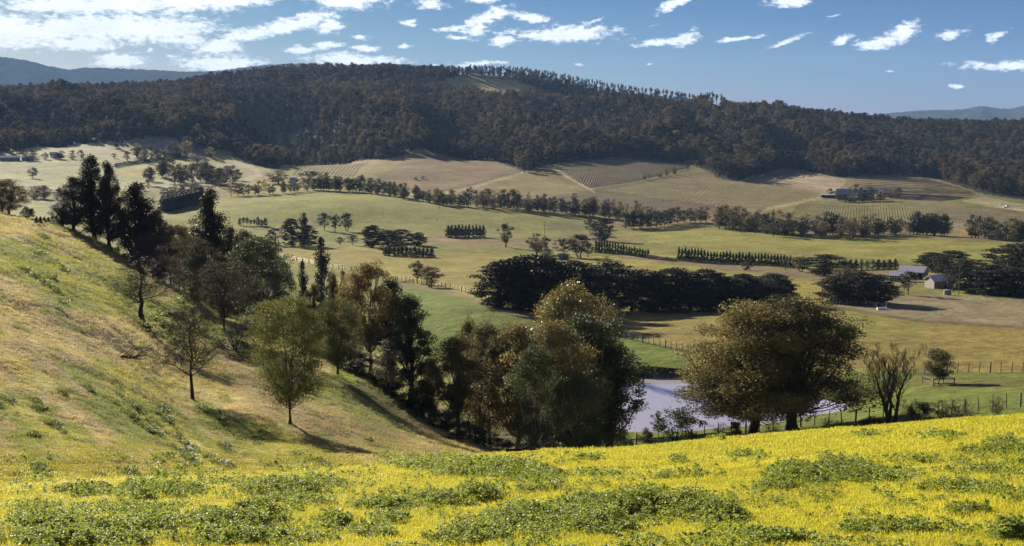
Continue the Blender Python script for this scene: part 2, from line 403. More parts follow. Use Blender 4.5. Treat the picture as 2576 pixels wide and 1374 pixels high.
M['forest'] = leafmat('forest_leaves', (.024, .024, .015), (.14, .108, .055), .30, .8, .1, world_var=0.006, brv=1.1)
M['pale'] = leafmat('pale_leaves', (.08, .075, .045), (.17, .14, .085), .3, .65, .2)
M['bark'] = simple('bark', (.09, .07, .055), .9, scale=6, bump=.4)
M['darkbark'] = simple('dark_bark', (.035, .027, .022), .9, scale=6, bump=.4)
M['palebark'] = simple('pale_bark', (.30, .25, .20), .8, scale=3, var=.4, bump=.3)
M['twig'] = simple('twigs', (.085, .06, .048), .9, scale=5)
M['wood'] = simple('weathered_wood', (.14, .11, .08), .9, scale=8)
M['wire'] = simple('fence_wire', (.2, .2, .2), .5, 0.6)
# ------------------------------------------------------------------ terrain mesh and its colours
X = _R * np.sin(_A); Y = _R * np.cos(_A); PX, PY = project(X, Y, HZ)
PX = np.nan_to_num(PX, nan=-9999); PY = np.nan_to_num(PY, nan=-9999)
EDGE_PX = [(-300, 374), (0, 387), (100, 370), (200, 360), (330, 352), (430, 345), (500, 365), (600, 388), (625, 412), (700, 424), (830, 410), (960, 402), (1020, 388), (1080, 378),
 (1110, 388), (1250, 408), (1320, 434), (1380, 414), (1550, 396), (1740, 405), (1800, 448), (1850, 456), (1930, 432), (2000, 425), (2080, 446), (2140, 444), (2250, 438), (2350, 452), (2450, 484), (2576, 505), (2900, 525)]
_ep, _er = cast([q[0] for q in EDGE_PX], [q[1] for q in EDGE_PX], 700, 2300)
_ea = az_of_px([q[0] for q in EDGE_PX]); _er = np.where(np.isnan(_er), 1500, _er)
def edge_r(a): return np.interp(a, _ea, _er)
VINE_TOP = [(1140, 190), (1255, 186), (1330, 212), (1300, 224), (1225, 216), (1165, 208)]
CLEAR_W = []
for poly in ([(1105, 204), (1150, 194), (1255, 196), (1340, 216), (1350, 234), (1300, 250), (1225, 250), (1150, 236)], [(620, 372), (700, 352), (770, 322), (800, 325), (760, 352), (690, 372)],
             [(-60, 358), (-60, 340), (70, 335), (60, 350)]):
    q, rr_ = cast([v[0] for v in poly], [v[1] for v in poly], 900, 2500)
    if not np.isnan(rr_).any(): CLEAR_W.append(q[:, :2])
    else: print('clear poly nan', rr_)
wx = (fbm(PX / 30, PY / 12, 3, 31) - 0.5) * 10; wy = (fbm(PX / 30, PY / 12, 3, 33) - 0.5) * 5
QX, QY = PX + wx, PY + wy
n1 = fbm(X / 25, Y / 25, 5, 41); n2 = fbm(X / 6, Y / 6, 4, 42); n3 = fbm(QX / 90, QY / 14, 4, 43)
col = np.zeros(X.shape + (3,))
def setc(mask, c, k=1.0):
    m = (mask.astype(float) * k)[..., None]; col[:] = col * (1 - m) + np.array(c) * m
isC = LAY == 2
G1 = np.array((.20, .20, .055)); G2 = np.array((.29, .255, .085))
col[:] = G1 + (G2 - G1) * sstep(.35, .65, n3)[..., None]
def P(poly, c, k=1.0, lo=0, hi=1e9):
    setc(isC & (_R > lo) & (_R < hi) & pip(QX, QY, poly), c, k)
def L(pts, w, c, k=1.0, lo=0, hi=1e9):
    d_ = segdist(QX * 0.5 + PX * 0.5, QY * 0.4 + PY * 0.6, pts); m = (1 - sstep(w * 0.5, w, d_)) * (isC & (_R > lo) & (_R < hi)); setc(m, c, k)
far = isC & (_R > 690)
setc(far & (QX > 950), (.25, .19, .10))
P([(1340, 505), (1420, 488), (1560, 478), (1700, 490), (1900, 525), (1700, 548), (1480, 532)], (.17, .13, .085), 1, 700)
P([(980, 470), (1000, 400), (1100, 378), (1330, 430), (1210, 470), (1110, 490), (950, 480)], (.27, .185, .12), 1, 700)
P([(900, 440), (960, 395), (1090, 372), (1100, 388), (1010, 408), (950, 452)], (.33, .27, .13), .8, 700)
P([(1110, 488), (1320, 433), (1480, 478), (1400, 490), (1200, 505)], (.30, .225, .12), .9, 700)
P([(1380, 415), (1560, 392), (1750, 402), (1640, 452), (1480, 478)], (.29, .225, .125), 1, 700)
P([(1440, 430), (1600, 400), (1700, 415), (1600, 440)], (.23, .185, .12), .6, 700)
P([(1480, 478), (1740, 425), (1850, 450), (1950, 500), (1900, 530), (1560, 485)], (.245, .195, .11), 1, 700)
P([(1840, 455), (1930, 425), (2130, 450), (2250, 435), (2460, 490), (2380, 510), (2090, 500)], (.25, .19, .115), 1, 700)
P([(2330, 530), (2500, 500), (2600, 520), (2600, 600), (2300, 570)], (.20, .16, .095), .9, 700)
P([(2380, 508), (2480, 490), (2600, 500), (2600, 530), (2480, 522)], (.18, .19, .06), .9, 700)
P([(2000, 520), (2090, 503), (2330, 515), (2380, 560), (2200, 560), (1960, 540)], (.25, .22, .09), .8, 700)
L([(1378, 416), (1430, 446), (1495, 482)], 5, (.46, .37, .22), 1, 700); L([(1325, 432), (1200, 468), (1105, 490), (1000, 488)], 4, (.42, .34, .21), 1, 700)
L([(1310, 432), (1180, 466), (1100, 484)], 3, (.15, .12, .07), .8, 700)
L([(1495, 480), (1640, 455), (1760, 418), (1800, 416)], 3.5, (.17, .14, .08), 1, 700)
L([(1930, 526), (2000, 512), (2075, 495)], 5, (.42, .34, .20), 1, 700)
L([(1380, 412), (1550, 393), (1740, 403)], 4, (.42, .35, .22), .8, 700)
P([(-300, 320), (0, 330), (360, 335), (520, 335), (620, 395), (650, 430), (600, 465), (420, 480), (0, 478), (-300, 480)], (.42, .37, .26), 1, 690)
P([(-300, 405), (420, 400), (420, 470), (-300, 470)], (.37, .35, .21), .7, 690)
P([(280, 430), (400, 415), (560, 382), (610, 392), (560, 410), (420, 440), (300, 446)], (.42, .35, .14), .9, 690)
P([(560, 450), (740, 462), (900, 470), (800, 485), (600, 492), (570, 480)], (.40, .30, .10), 1, 690)
P([(360, 470), (560, 465), (570, 492), (420, 505)], (.30, .23, .13), 1, 690)
P([(560, 420), (700, 425), (740, 445), (600, 465)], (.36, .29, .17), 1, 690)
P([(735, 450), (790, 405), (930, 400), (960, 405), (900, 448), (800, 452)], (.36, .28, .17), 1, 690)
L([(590, 405), (640, 425), (655, 440), (620, 452)], 7, (.50, .43, .32), .8, 690)
for yy in (352, 372, 392, 415, 445): L([(-100, yy + 12), (100, yy + 6), (260, yy - 4), (400, yy - 18)], 2.5, (.25, .23, .14), .5, 690)
P([(20, 495), (200, 495), (200, 560), (20, 560)], (.31, .30, .13), 1, 400)
# valley paddocks
P([(440, 545), (620, 485), (800, 478), (1000, 492), (1150, 522), (1450, 540), (1560, 580), (1250, 612), (900, 600), (600, 575)], (.27, .26, .085), .8, 400)
P([(700, 622), (1230, 640), (1230, 760), (1100, 735), (950, 680), (700, 642)], (.34, .265, .085), .85, 250)
P([(1070, 592), (1420, 600), (1540, 612), (1400, 626), (1080, 614)], (.27, .20, .125), 1, 300)
P([(1500, 585), (1700, 575), (2300, 600), (2560, 620), (2500, 650), (2260, 660), (1700, 620)], (.29, .26, .08), .9, 400)
L([(1650, 618), (1900, 632), (2100, 645), (2260, 660)], 3, (.25, .18, .11), .8, 300)
P([(1540, 638), (1700, 655), (2060, 685), (2280, 680), (2300, 700), (2060, 704), (1880, 685), (1560, 650)], (.25, .175, .12), 1, 300)
P([(1230, 645), (1540, 645), (1900, 690), (1900, 700), (1300, 700)], (.32, .27, .08), .9, 300)
P([(1985, 700), (2090, 710), (2080, 770), (1980, 770)], (.34, .27, .085), 1, 250)
P([(1500, 775), (2070, 768), (2300, 812), (2600, 828), (2600, 935), (2290, 938), (1740, 888), (1530, 828)], (.285, .215, .08), .95, 190)
P([(1900, 775), (2100, 770), (2300, 815), (2330, 840), (2050, 850)], (.24, .225, .065), .7, 190)
P([(2080, 768), (2330, 740), (2600, 752), (2600, 822), (2300, 806)], (.27, .215, .155), 1, 190)
P([(1040, 722), (1180, 750), (1380, 808), (1540, 832), (1740, 888), (1740, 940), (1380, 940), (1000, 900), (950, 760)], (.15, .19, .042), .9, 150, 420)
P([(2130, 938), (2600, 936), (2600, 1080), (1900, 1120), (1600, 1150), (1500, 1100), (2000, 1060)], (.15, .18, .045), .9, 120, 260)
P([(2280, 952), (2600, 948), (2600, 975), (2300, 978)], (.18, .15, .06), .7, 120, 260)
L([(1000, 714), (1140, 737), (1240, 775), (1380, 806), (1500, 826)], 7, (.25, .19, .12), .9, 150, 420)
L([(1560, 848), (1740, 888)], 4, (.12, .10, .05), .8, 150, 420); L([(2070, 768), (2300, 806), (2576, 825)], 5, (.16, .12, .08), .9, 190, 420)
L([(2330, 705), (2400, 728), (2576, 745)], 6, (.38, .30, .12), .9, 250, 600)
P([(2200, 690), (2380, 690), (2420, 730), (2250, 745)], (.22, .20, .08), .8, 250, 600)
L([(600, 571), (800, 588), (1000, 596), (1200, 600)], 2, (.16, .14, .08), .7, 400); L([(700, 600), (950, 612), (1240, 622)], 2, (.17, .15, .07), .6, 300)
L([(1370, 566), (1470, 568), (1480, 576), (1380, 574)], 4, (.2, .16, .10), 1, 300)
P([(1600, 930), (1730, 930), (1745, 942), (1600, 940)], (.34, .28, .14), .8, 190, 215)
# pond surroundings
nearp = (_R > 130) & (_R < 230)
sd_ = np.full(X.shape, 99.0); sd_[nearp] = segdist(X[nearp], Y[nearp], POND, True)
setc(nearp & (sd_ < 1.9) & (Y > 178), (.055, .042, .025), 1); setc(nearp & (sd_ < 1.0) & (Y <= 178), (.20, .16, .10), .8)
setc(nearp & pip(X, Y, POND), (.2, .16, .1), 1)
# forest floor
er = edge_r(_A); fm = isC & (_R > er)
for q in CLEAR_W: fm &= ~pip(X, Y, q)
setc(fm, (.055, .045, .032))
for q in CLEAR_W: setc(pip(X, Y, q), (.46, .40, .20))
# hillside across the gully
isB = LAY == 1
straw = np.array((.56, .45, .22)); green = np.array((.27, .31, .06)); yel = np.array((.56, .48, .12)); brn = np.array((.36, .26, .16)); dgr = np.array((.07, .10, .028))
ang = R_(32); U = PX * cos(ang) + PY * sin(ang); V_ = -PX * sin(ang) + PY * cos(ang)
s1 = fbm(U / 260, V_ / 60, 5, 51); s2 = fbm(U / 120 + 5, V_ / 26, 5, 52); s3 = fbm(U / 60, V_ / 14, 4, 53)
cb = np.empty(X.shape + (3,)); cb[:] = straw
mixc = lambda a, b, m: a * (1 - m[..., None]) + b * m[..., None]
cb = mixc(cb, brn, sstep(.48, .62, s2) * .5); cb = mixc(cb, green, sstep(.46, .56, s1) * .85); cb *= (0.82 + 0.36 * fbm(U / 36, V_ / 9, 4, 57))[..., None]
low = sstep(700, 1150, PY + 0.0 * PX) * sstep(1100, 300, PX)
cb = mixc(cb, yel, sstep(.50, .66, fbm(U / 200 + 9, V_ / 50, 4, 54)) * (.35 + .5 * low)); cb = mixc(cb, green * .85, sstep(.55, .66, s3) * .7)
cb = mixc(cb, dgr, sstep(.66, .74, s3 * .6 + s2 * .2 + s1 * .25) * .8)
cb = mixc(cb, brn * .8, (1 - sstep(0, 70, segdist(PX, PY, [(560, 900), (700, 1010), (870, 1080), (1000, 1100)]))) * .6)
yl = np.array((.46, .40, .05))
cb = mixc(cb, yl, sstep(1080, 1200, PY) * sstep(.3, .6, s1 + .15) * .8)
col[isB] = cb[isB]
isA = LAY == 0
fg = np.array((.58, .53, .03)); fg2 = np.array((.46, .46, .04))
ca = mixc(np.broadcast_to(fg, X.shape + (3,)).copy(), fg2, sstep(.45, .7, fbm(X / 3, Y / 3, 4, 61)))
col[isA] = ca[isA]
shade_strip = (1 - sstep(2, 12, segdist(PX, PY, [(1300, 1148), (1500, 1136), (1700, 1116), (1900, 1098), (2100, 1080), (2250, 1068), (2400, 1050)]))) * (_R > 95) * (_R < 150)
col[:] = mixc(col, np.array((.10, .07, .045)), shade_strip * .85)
gul = isB & (PX > 860) & (PX < 1500) & (_R > 100)
setc(gul & (n2 > .5), (.16, .12, .08), .5)
# gully floor and bank under the trees: dark brown
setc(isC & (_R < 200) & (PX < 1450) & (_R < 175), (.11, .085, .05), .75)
# mottling of the pastures
mot = 0.80 + 0.4 * fbm(X / 9, Y / 9, 5, 71) * 1.0
col[isC] *= (0.72 + 0.56 * fbm(QX / 60, QY / 7, 4, 72))[isC][..., None] * np.where(_R > 1e9, 1, mot)[isC][..., None] * 1.05
col *= .78
col[isC] *= np.array((.92, .95, .72)); col[isB] *= np.array((.90, .92, .80))
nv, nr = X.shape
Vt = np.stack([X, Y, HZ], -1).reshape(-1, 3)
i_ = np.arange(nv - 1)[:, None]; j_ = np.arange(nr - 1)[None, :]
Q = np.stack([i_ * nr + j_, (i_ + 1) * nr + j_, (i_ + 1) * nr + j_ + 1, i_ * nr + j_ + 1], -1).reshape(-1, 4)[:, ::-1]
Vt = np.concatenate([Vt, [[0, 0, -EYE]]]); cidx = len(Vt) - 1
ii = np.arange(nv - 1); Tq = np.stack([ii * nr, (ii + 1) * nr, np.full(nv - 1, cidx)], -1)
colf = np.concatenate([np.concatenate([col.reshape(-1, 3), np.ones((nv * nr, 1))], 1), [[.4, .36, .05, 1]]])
rough_w = np.concatenate([np.where(isA, 0.0, np.where(isB, 0.5, 1.0)).ravel(), [0]])
mt, t = material('pasture')
cA = t.add('ShaderNodeAttribute', attribute_name='Col').outputs['Color']; wv = t.add('ShaderNodeAttribute', attribute_name='tint').outputs['Fac']
gp = t.add('ShaderNodeNewGeometry').outputs['Position']
na = t.noise(gp, 0.35, 10, 0.62); nb = t.noise(gp, 3.0, 8, 0.65); ncn = t.noise(gp, 0.06, 8, 0.6)
f = t.m('ADD', t.m('MULTIPLY', na, 0.9), t.m('ADD', t.m('MULTIPLY', nb, 0.8), t.m('MULTIPLY', ncn, 0.5)))
f = t.mr(f, 0.85, 1.35, 0.62, 1.38)
c = t.mix(1.0, cA, t.add('ShaderNodeCombineColor', ins={0: f, 1: f, 2: f}).outputs[0], 'MULTIPLY')
g = t.mr(t.noise(gp, 0.9, 8, 0.6), 0.5, 0.72)
c = t.mix(t.m('MULTIPLY', g, 0.35), c, t.mix(1.0, c, (0.55, 1.0, 0.45), 'MULTIPLY'))
b = t.add('ShaderNodeBsdfPrincipled', ins={'Base Color': c, 'Roughness': 0.95, 'Specular IOR Level': 0.05})
b1 = t.add('ShaderNodeBump', ins={'Strength': 0.7, 'Distance': 0.35, 'Height': nb})
b2 = t.add('ShaderNodeBump', ins={'Strength': 0.7, 'Distance': 1.4, 'Height': na, 'Normal': b1.outputs[0]})
t.l.new(b2.outputs[0], b.inputs['Normal'])
out(t, b.outputs[0])
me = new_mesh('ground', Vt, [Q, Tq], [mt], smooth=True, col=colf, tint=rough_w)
link('ground', me, kind='structure', label='rolling green and straw coloured farm valley between grassy slopes and a wooded ridge')

# pond water
mw, t = material('pond_water')
gp = t.add('ShaderNodeNewGeometry').outputs['Position']
wn = t.noise(gp, 1.2, 4, 0.5)
b = t.add('ShaderNodeBsdfPrincipled', ins={'Base Color': (.44, .40, .40, 1), 'Roughness': 0.08, 'IOR': 1.6, 'Specular IOR Level': 1.0})
t.l.new(t.add('ShaderNodeBump', ins={'Strength': 0.15, 'Distance': 0.05, 'Height': wn}).outputs[0], b.inputs['Normal'])
out(t, b.outputs[0])
cen = POND.mean(0); Pw = cen + (POND - cen) * 1.0
dirs = (Pw - cen) / np.linalg.norm(Pw - cen, axis=1, keepdims=True); Pw = Pw + dirs * 0.9
me = new_mesh('pond_water', np.concatenate([np.c_[Pw, np.full(len(Pw), PZ)], [[cen[0], cen[1], PZ]]]), [np.array([(i, (i + 1) % len(Pw), len(Pw)) for i in range(len(Pw))])], [mw])
link('pond_water', me, kind='structure', label='still milky farm pond reflecting the pale sky behind the gums')

# distant ranges
def mountain(name, pts, dist, depth, label, drop=-60):
    xs = np.linspace(pts[0][0], pts[-1][0], 420); ys = pchip([q[0] for q in pts], [q[1] for q in pts], xs)
    a = az_of_px(xs); T = Tof(a, ys)
    nrow = 40; V = []
    for k in range(nrow):
        f = k / (nrow - 1); r = dist - depth * (1 - f) if f <= 1 else dist
        zt = -T * dist; sh = f ** 1.15
        z = drop + (zt - drop) * sh + (fbm(a * 40, np.full_like(a, f * 4), 4, 81) - .5) * 0.22 * (zt - drop) * (1 - f) * f * 4
        if k == nrow - 1: z = z + (vnoise(xs * 0.9, xs * 0, 3) - .5) * dist * 0.0009
        V.append(np.stack([r * np.sin(a), r * np.cos(a), z], 1))
    rb = dist + depth; V.append(np.stack([rb * np.sin(a), rb * np.cos(a), np.full_like(a, drop)], 1))
    nrow += 1; n = len(a); V = np.concatenate(V)
    i = np.arange(nrow - 1)[:, None]; j = np.arange(n - 1)[None]
    Q = np.stack([i * n + j, i * n + j + 1, (i + 1) * n + j + 1, (i + 1) * n + j], -1).reshape(-1, 4)
    link(name, new_mesh(name, V, [Q], [M['range']], smooth=True), kind='structure', label=label)
mm, t = material('distant_forest')
gp = t.add('ShaderNodeNewGeometry').outputs['Position']
n_ = t.noise(gp, 0.012, 8, 0.7)
b = t.add('ShaderNodeBsdfPrincipled', ins={'Base Color': t.mix(t.mr(n_, .35, .65), (.02, .025, .016), (.06, .06, .035)), 'Roughness': 0.95, 'Specular IOR Level': 0})
t.l.new(t.add('ShaderNodeBump', ins={'Strength': 1.0, 'Distance': 30.0, 'Height': n_}).outputs[0], b.inputs['Normal']); out(t, b.outputs[0])
M['range'] = mm
mountain('mountain_range', [(-700, 130), (-300, 120), (0, 140), (80, 150), (150, 167), (190, 174), (250, 170), (330, 173), (420, 177), (480, 180), (560, 178), (620, 170), (700, 162), (760, 160), (860, 166),
 (960, 163), (1010, 161), (1060, 166), (1100, 176), (1150, 190), (1300, 230), (1600, 300)], 9800, 2600, 'long blue wooded range beyond the ridge under the clouds')
mountain('mountain_range', [(1900, 330), (2050, 305), (2140, 293), (2200, 287), (2290, 279), (2400, 275), (2430, 271), (2455, 266), (2480, 271), (2520, 274), (2550, 267), (2590, 256), (2700, 235), (2900, 220), (3300, 260)],
 10300, 2400, 'low blue mountains with a small peak, beyond the far right end of the ridge')
# air
mh, t = material('air')
HZ_D = 3.7e-5
v = t.add('ShaderNodeVolumePrincipled', ins={'Color': (.36, .62, 1.0, 1), 'Density': HZ_D, 'Anisotropy': 0.0})
out(t, vol=v.outputs[0])
_zb = float(HZ.min()) - 1.5; b_ = MB(); b_.box((0, 0, (_zb + 790) / 2), (28000, 28000, 790 - _zb)); ho = link('haze', b_.mesh('haze', [mh]), kind='stuff', label='thin blue haze filling the valley air')
# ------------------------------------------------------------------ tree builders
def leaves(C, size, aspect, r, droop=0.0, tint=None, crossed=False):
    """rhombic leaf sprays at the points C; droop 0 random .. 1 hanging"""
    n = len(C); d = r.normal(size=(n, 3)); d /= np.linalg.norm(d, axis=1, keepdims=True) + 1e-9
    d[:, 2] = d[:, 2] * (1 - droop) - droop * 1.1; d /= np.linalg.norm(d, axis=1, keepdims=True) + 1e-9
    q = r.normal(size=(n, 3)); w = np.cross(d, q); w /= np.linalg.norm(w, axis=1, keepdims=True) + 1e-9
    s = size * r.uniform(0.6, 1.35, n)[:, None]
    a = C - d * s * .5; b = C + w * s * aspect * .5 + d * s * .05; c = C + d * s * .5; e = C - w * s * aspect * .5 + d * s * .05
    V = np.stack([a, b, c, e], 1).reshape(-1, 3)
    Fq = np.arange(n * 4).reshape(-1, 4)
    return V, Fq, np.repeat(tint, 4) if tint is not None else None
def bez(p0, p1, p2, n):
    t = np.linspace(0, 1, n)[None, :, None]; return p0[:, None] * (1 - t)**2 + 2 * p1[:, None] * t * (1 - t) + p2[:, None] * t * t
PROF = {'dome2': [(0, .55), (.1, .9), (.28, 1), (.52, .9), (.74, .7), (.9, .45), (1, .15)],
        'dome': [(0, .25), (.12, .62), (.35, .95), (.6, 1), (.8, .82), (.93, .5), (1, .12)],
        'oval': [(0, .3), (.2, .75), (.5, 1), (.75, .85), (.9, .55), (1, .1)],
        'column': [(0, .6), (.15, .95), (.32, 1), (.6, .78), (.82, .42), (1, .05)],
        'cone': [(0, 1), (.1, .95), (.5, .6), (.8, .28), (1, .03)],
        'flat': [(0, .3), (.3, .7), (.6, 1), (.85, .95), (1, .45)],
        'round': [(0, .35), (.25, .85), (.5, 1), (.75, .85), (1, .2)],
        'wedge': [(0, .9), (.3, 1), (.7, .85), (.9, .6), (1, .2)]}
ARCH = {}
def crown_tree(key, seed, H, R, base, prof, ncl, lpc, lsize, leaf, bark='bark', crad=.2, flat=.7, droop=.3, aspect=.5, trunk_r=None, limb=1.0, joined=False,
               inner=.35, stems=1, edge=.45, lean=0.0, mist=None, trunks_from=.55, zpow=1.0):
    r = np.random.default_rng(seed); pr = PROF[prof]; hs = np.array([p_[0] for p_ in pr]); ws = np.array([p_[1] for p_ in pr])
    zb = base * H
    # clump centres: spread by rejection of near neighbours
    C = []; tries = 0
    while len(C) < ncl and tries < ncl * 30:
        tries += 1
        f = r.uniform(0, 1) ** zpow; w = np.interp(f, hs, ws) * R * (1 - crad * .6); u = r.uniform(0, 1) ** edge; an = r.uniform(0, 2 * pi)
        wob = 1 + (.2 * sin(an * 2 + seed) + .17 * sin(an * 5 + seed * 2 + f * 7)) * (.45 if prof == 'dome2' else 1)
        p_ = np.array([cos(an) * w * u * wob, sin(an) * w * u * wob, zb + f * (H - zb) * (1 - crad * .25)])
        if C and tries < ncl * 12 and np.min(np.linalg.norm(np.array(C) - p_, axis=1)) < crad * R * 0.55: continue
        C.append(p_)
    C = np.array(C); n = len(C); cr = crad * R * r.uniform(.65, 1.3, n)
    C[:, 0] += lean * (C[:, 2] / H) ** 1.5 * R
    # leaf points: shell weighted, more on the upper side of each clump
    m = n * lpc; k = np.repeat(np.arange(n), lpc); d = r.normal(size=(m, 3)); d /= np.linalg.norm(d, axis=1, keepdims=True)
    d[:, 2] = np.where(r.uniform(size=m) < .3, np.abs(d[:, 2]), d[:, 2])
    rad = r.uniform(0, 1, m) ** inner * cr[k]
    lump = 1 + .35 * np.sin(d[:, 0] * 5 + k) * np.sin(d[:, 1] * 6 + k * 2) * np.cos(d[:, 2] * 5 + k)
    Pn = C[k] + d * (rad * lump)[:, None] * np.array([1, 1, flat])
    ct = r.uniform(0, 1, n); tint = np.clip(ct[k] * .55 + r.uniform(0, .45, m), 0, 1)
    V, Fq, tt = leaves(Pn, lsize, aspect, r, droop, tint)
    # wood
    tr = trunk_r or H * .022; ns = 10
    P_, R2 = [], []
    tops = []
    for s in range(stems):
        an = 2 * pi * s / max(1, stems) + seed; sprd = 0 if stems == 1 else R * .35
        top = np.array([cos(an) * sprd + lean * R * .6, sin(an) * sprd, zb + (H - zb) * .8])
        b0 = np.array([cos(an), sin(an), 0]) * (tr * 1.2 if stems > 1 else 0) + np.array([0, 0, -.4])
        mid = np.array([b0[0] * 2 + r.normal() * .03 * H, b0[1] * 2 + r.normal() * .03 * H, H * .35])
        pth = bez(b0[None], mid[None], top[None], ns)[0]; pth[1:-1] += r.normal(size=(ns - 2, 3)) * .008 * H
        f = np.linspace(0, 1, ns); rd = tr * (1 - .88 * f) * (1.0 if stems == 1 else .75); rd[0] *= 1.5
        P_.append(pth); R2.append(rd); tops.append(pth)
    TV, TF = tubes(np.array(P_), np.array(R2), 7)
    # limbs to clumps
    sel = r.choice(n, int(min(n, 70, max(8, n * .6))), False)
    st = r.integers(0, stems, len(sel)); L0 = np.empty((len(sel), 3))
    hc = C[sel, 2]
    for q in range(len(sel)):
        pth = tops[st[q]]
        if stems > 1: pth = tops[int(np.argmin([np.linalg.norm(tp_[-3, :2] - C[sel[q], :2]) for tp_ in tops]))]
        zt = np.clip(hc[q] * trunks_from - r.uniform(0, .12) * H, zb * .55 + .02 * H, H * .75)
        L0[q] = [np.interp(zt, pth[:, 2], pth[:, c_]) for c_ in range(3)]
    Cs = C[sel]; mid = L0 * .45 + Cs * .55; mid[:, :2] = L0[:, :2] * .35 + Cs[:, :2] * .65 ; mid[:, 2] = L0[:, 2] * .62 + Cs[:, 2] * .38
    lp = bez(L0, mid, Cs, 6); lp[:, 1:-1] += r.normal(size=(len(sel), 4, 3)) * .006 * H
    ll = np.linalg.norm(Cs - L0, axis=1); rr = np.clip(tr * .20 * limb * (ll / (R + .1)), tr * .04, tr * .34)
    LV, LF = tubes(lp, rr[:, None] * np.linspace(1, .22, 6)[None], 4)
    # twigs inside clumps
    kt = np.repeat(np.arange(len(sel)), 3); td = r.normal(size=(len(kt), 3)); td /= np.linalg.norm(td, axis=1, keepdims=True)
    te = Cs[kt] + td * cr[sel][kt][:, None] * .85; tp = np.stack([lp[kt, 4], (lp[kt, 4] + te) / 2 + r.normal(size=te.shape) * .01 * H, te], 1)
    WV, WF = tubes(tp, (rr[kt] * .35)[:, None] * np.array([1, .6, .2])[None], 3)
    wv = np.concatenate([TV, LV, WV]); wf = np.concatenate([TF, LF + len(TV), WF + len(TV) + len(LV)])
    hh = V[:, 2].max(); ww = (np.percentile(np.abs(V[:, 0] - V[:, 0].mean()), 98.5) + np.percentile(np.abs(V[:, 1] - V[:, 1].mean()), 98.5))
    A = dict(h=hh, w=ww)
    if joined:
        VV = np.concatenate([V, wv]); FF = np.concatenate([Fq, wf + len(V)])
        A['mesh'] = new_mesh(key, VV, [FF], [M[leaf], M[bark]], mi=np.r_[np.zeros(len(Fq)), np.ones(len(wf))], tint=np.r_[tt, np.zeros(len(wv))])
    else:
        A['crown'] = new_mesh(key + '_crown', V, [Fq], [M[leaf]], tint=tt); A['trunk'] = new_mesh(key + '_trunk', wv, [wf], [M[bark]], smooth=True)
    ARCH[key] = A
